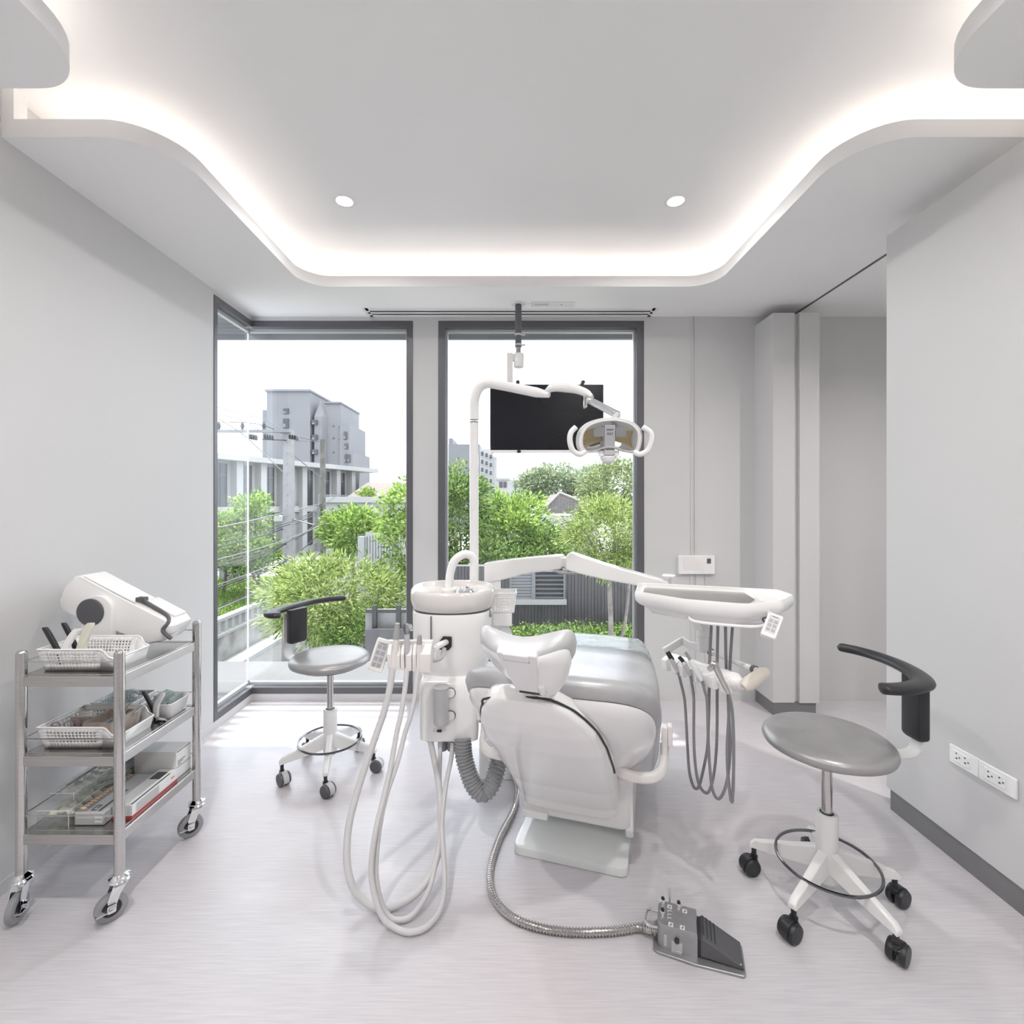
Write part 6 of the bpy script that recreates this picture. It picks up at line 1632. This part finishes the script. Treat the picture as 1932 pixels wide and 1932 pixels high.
q = P(598, 790, YT); m = MB(T(q.x, YT + 1.2, 0)); m.lathe([(.95, GZ), (.95, P(0, 785, YT).z), (.02, P(0, 752, YT).z)], 6); m.build('turret', 'render_grey', tw, smooth=0)
for x0, x1, y0, y1, d in ((535, 545, 771, 781, 0), (535, 545, 790, 808, 0), (535, 545, 822, 838, 0), (588, 597, 792, 801, -.0), (588, 597, 820, 830, 0), (588, 597, 848, 857, 0), (645, 651, 813, 828, .8), (646, 653, 835, 846, .8), (646, 651, 856, 872, .8), (654, 659, 857, 872, .4), (622, 624, 800, 803, 1.2), (634, 637, 802, 806, 1.2), (622, 624, 823, 826, 1.2), (634, 637, 826, 830, 1.2), (622, 624, 850, 853, 1.2)):
    dd = d if x0 != 588 else .2
    w = MB().box(P(x0, 0, YT).x, P(x1, 0, YT).x, YT + dd - .12, YT + dd + .3, P(0, y1, YT).z, P(0, y0, YT).z).build('window', 'window_far', tw, smooth=0)
    MB().box(P(x0, 0, YT).x, P((x0 + x1) / 2, 0, YT).x, YT + dd - .16, YT + dd - .11, P(0, y1 - (y1 - y0) * .1, YT).z, P(0, y0 + (y1 - y0) * .55, YT).z).build('pane', 'louvre_grey', w, smooth=0)
# ---- buildings in the right-hand window
YS = 75.0
sb = thing('stepped_building', 'pale stepped block with small dark windows behind the monitor', 'building', tuple(P(890, 900, YS)))
def sbx(x0, x1, yt, nm, d0=0, d1=8, mt='render_grey'): return MB().box(P(x0, 0, YS).x, P(x1, 0, YS).x, YS + d0, YS + d1, GZ, P(0, yt, YS).z).build(nm, mt, sb, smooth=0)
sbx(846, 905, 838, 'main_block'); sbx(846, 853, 826, 'stair_block', .5); sbx(905, 930, 848, 'balcony_block', -.5, 8, 'render_white'); sbx(930, 937, 862, 'end_block', 0, 8, 'render_white')
for i in range(5):
    for j, x0 in enumerate((908, 916, 924)):
        y0 = 853 + 15 * i + 3 * j
        w = MB().box(P(x0, 0, YS).x, P(x0 + 4.5, 0, YS).x, YS - .6, YS - .3, P(0, y0 + 8, YS).z, P(0, y0, YS).z).build('window', 'window_far', sb, smooth=0)
        MB().box(P(x0 - .5, 0, YS).x, P(x0 + 5, 0, YS).x, YS - .75, YS - .5, P(0, y0 + 9.5, YS).z, P(0, y0 + 8, YS).z).build('balcony_slab', 'render_white', w, smooth=0)
lb_ = thing('low_white_block', 'low white distant block with flat roof beside the round far tree', 'building', tuple(P(960, 925, 58)))
MB().box(P(935, 0, 58).x, P(1000, 0, 58).x, 58, 64, GZ, P(0, 905, 58).z).build('wall_block', 'render_white', lb_, smooth=0)
MB().box(P(936, 0, 58).x, P(962, 0, 58).x, 57.8, 64, P(0, 905, 58).z, P(0, 901, 58).z).build('roof_slab', 'render_white', lb_, smooth=0)
for x0 in (942, 950, 970, 978): MB().box(P(x0, 0, 58).x, P(x0 + 6, 0, 58).x, 57.9, 58, P(0, 920, 58).z, P(0, 909, 58).z).build('window', 'window_far', lb_, smooth=0)
th = thing('tiled_roof_house', 'small house with pinkish tiled gable roof among the trees', 'house', tuple(P(1065, 960, 24)))
YR = 24.0
MB().prism([(P(1015, 0, YR).x, P(0, 972, YR).z), (P(1056, 0, YR).x, P(0, 931, YR).z), (P(1100, 0, YR).x, P(0, 948, YR).z), (P(1100, 0, YR).x, P(0, 985, YR).z), (P(1015, 0, YR).x, P(0, 985, YR).z)], YR, YR + 5, 'y').build('gable_wall', 'roof_tile', th, smooth=0)
m = MB()
for i in range(11):
    x = P(1036 + 6 * i, 0, YR).x; m.box(x - .015, x + .015, YR - .03, YR, P(0, 985, YR).z, P(0, 938 + 2.2 * abs(i - 3.3), YR).z)
for i in range(8):
    z = P(0, 945 + 5 * i, YR).z; m.box(P(1040 - 2 * i, 0, YR).x, P(1096, 0, YR).x, YR - .025, YR, z - .012, z + .012)
m.build('tile_grid', 'louvre_grey', th, smooth=0)
m = MB(); m.tube([P(1012, 974, YR - .1), P(1056, 929, YR - .1), P(1102, 947, YR - .1)], .06, 5); m.build('verge', 'render_white', th)
MB().box(P(1005, 0, 22).x, P(1075, 0, 22).x, 20, 23, P(0, 985, 22).z, P(0, 970, 22).z).build('awning', 'render_white', th, smooth=0)
rr_ = thing('red_roof_house', 'red roof showing above the pinkish tiled gable', 'roof', tuple(P(1078, 940, 34)))
z0, z1 = P(0, 948, 34).z, P(0, 926, 34).z
MB().rings([[(P(1064, 0, 34).x, 34, z0), (P(1130, 0, 34).x, 34, z0), (P(1130, 0, 34).x, 40, z0), (P(1064, 0, 34).x, 40, z0)], [(P(1067, 0, 34).x, 36, z1), (P(1130, 0, 34).x, 36, z1), (P(1130, 0, 34).x, 38, z1), (P(1067, 0, 34).x, 38, z1)]]).build('roof_slopes', 'roof_red', rr_, smooth=0)
MB().box(P(1066, 0, 34).x, P(1130, 0, 34).x, 34.5, 39.5, GZ, z0).build('house_wall', 'render_white', rr_, smooth=0)

# ---- utility poles, insulators, cables
up = thing('concrete_utility_pole', 'square pale concrete utility pole with steel cross-arm', 'utility pole', (P(545, 0, 13).x, 13, GZ))
xc_ = P(545, 0, 13).x; zt_ = P(0, 811, 13).z
m = MB(T(xc_, 13, 0)); m.rings([[(-.135, -.135, GZ), (.135, -.135, GZ), (.135, .135, GZ), (-.135, .135, GZ)], [(-.10, -.10, zt_), (.10, -.10, zt_), (.10, .10, zt_), (-.10, .10, zt_)]]); m.build('pole_shaft', 'concrete_pole', up, smooth=0)
m = MB()
for i in range(16): m.cyl((xc_, 12.86, zt_ - .35 - .28 * i), (xc_, 12.895, zt_ - .35 - .28 * i), .012, 6)
m.build('bolt_holes', 'mid_grey', up, smooth=0)
za = P(0, 815, 13).z
MB().box(P(417, 0, 13).x, P(553, 0, 13).x, 12.78, 12.88, za - .04, za + .03).build('cross_arm', 'louvre_grey', up, smooth=0)
for px in (420, 464, 504):
    x = P(px, 0, 13).x; m = MB(T(x, 12.83, za + .03)); m.lathe([(.03, 0), (.03, .04), (.055, .05), (.03, .07), (.055, .09), (.065, .11), (.03, .13), (.05, .15), (.03, .19), (.02, .22)], 12); m.build('pin_insulator', 'insulator', up)
for px in (480, 510, 556):
    for k in range(4):
        q = P(px + 4.5 * k, 826 + .8 * k, 13); m = MB(T(q.x, 12.72, q.z) @ R(PI / 2, 'Y')); m.lathe([(.02, -.03), (.075, -.012), (.075, .012), (.02, .03)], 12); m.build('disc_insulator', 'insulator', up)
m = MB(); m.tube([P(535, 977, 12.9), P(524, 975, 12.9)], [.05, .07], 8); m.box(P(520, 0, 12.9).x, P(536, 0, 12.9).x, 12.8, 13.0, P(0, 983, 12.9).z, P(0, 974, 12.9).z); m.build('street_light', 'render_white', up, smooth=0)
m = MB(); m.tube([P(545, 978, 13), P(592, 990, 13)], .018, 6); m.build('light_bracket', 'louvre_grey', up)
u2 = thing('round_utility_pole', 'thinner dark round utility pole beyond the concrete one', 'utility pole', (P(609, 0, 19).x, 19, GZ))
m = MB(T(P(609, 0, 19).x, 19, 0)); m.lathe([(.125, GZ), (.10, P(0, 829, 19).z)], 14); m.build('pole_shaft', 'wood_pole', u2)
q = P(608, 1018, 18.8); MB().box(q.x - .09, q.x + .09, 18.75, 18.9, q.z - .12, q.z + .12).build('meter_box', 'louvre_grey', u2, smooth=0)
m = MB()
for i in range(9):
    q = P(605 + 2 * (i % 3), 955 + 6 * i, 18.85); m.ball(q, .07, 7)
m.build('cable_tangle', 'cable_black', u2)
def cable(label, pts, r, mt='cable_black', group=None):
    MB().tube(spline(pts, 8), r, 5).build('overhead_cable', mt, None, label=label, cat='cable', group=group, smooth=60)
# lines along the street at X about -6, from the round pole past the corner window
G1 = 'dark service cables sagging along the street'
for k in range(13):
    z1 = lerp(.95, -.62, k / 12); xo = -6.15 + .10 * ((k * 5) % 7)
    z2 = z1 + .25 + .12 * ((k * 3) % 4) - .0 * k
    cable('dark service cable sagging along the street past the concrete pole', [(xo + .9 - 2.1, 19, z2 + .10), (xo, 13, z1 + .10), (xo - .05, 10.2, z1 - .12), (xo - .1, 7.5, z1 - .18), (xo - .2, 5.0, z1 - .05)], .011 + .007 * (k % 3 == 0), 'cable_black' if k % 4 else 'cable_grey', G1)
cable('high wire running from the pin insulators towards the round pole', [P(420, 797, 13) + Vector((0, 0, .0)), P(462, 797, 13.4), P(505, 805, 14), P(540, 820, 15), P(600, 832, 19)], .012)
cable('upper wire crossing the corner of the sky above the cross-arm', [P(400, 765, 11), P(440, 777, 12), P(500, 792, 13), P(535, 813, 13)], .010, 'cable_grey')
cable('second upper wire crossing just above the cross-arm', [P(400, 781, 11), P(450, 790, 12), P(490, 812, 13)], .010, 'cable_grey')
cable('stay wire slanting down to the concrete pole', [P(414, 791, 12.6), P(456, 818, 12.8), P(500, 858, 12.9), P(540, 897, 12.95)], .016, 'cable_grey')
cable('stay wire slanting from the concrete pole to the round pole', [P(553, 858, 13.1), P(580, 880, 16), P(607, 902, 18.9)], .016, 'cable_grey')
cable('dead-end wire between the disc insulators and the round pole top', [P(494, 829, 12.72), P(545, 831, 13), P(575, 832, 15), P(606, 833, 19)], .012)
for k, (a, b) in enumerate(((962, 1000), (976, 1016), (990, 1000), (1010, 985))):
    cable('thin line running from the round pole over the white house', [P(611, a, 19), P(680, (a + b) / 2 + 6, 22), P(760, b, 26)], .014, 'cable_grey', 'thin lines over the white house')
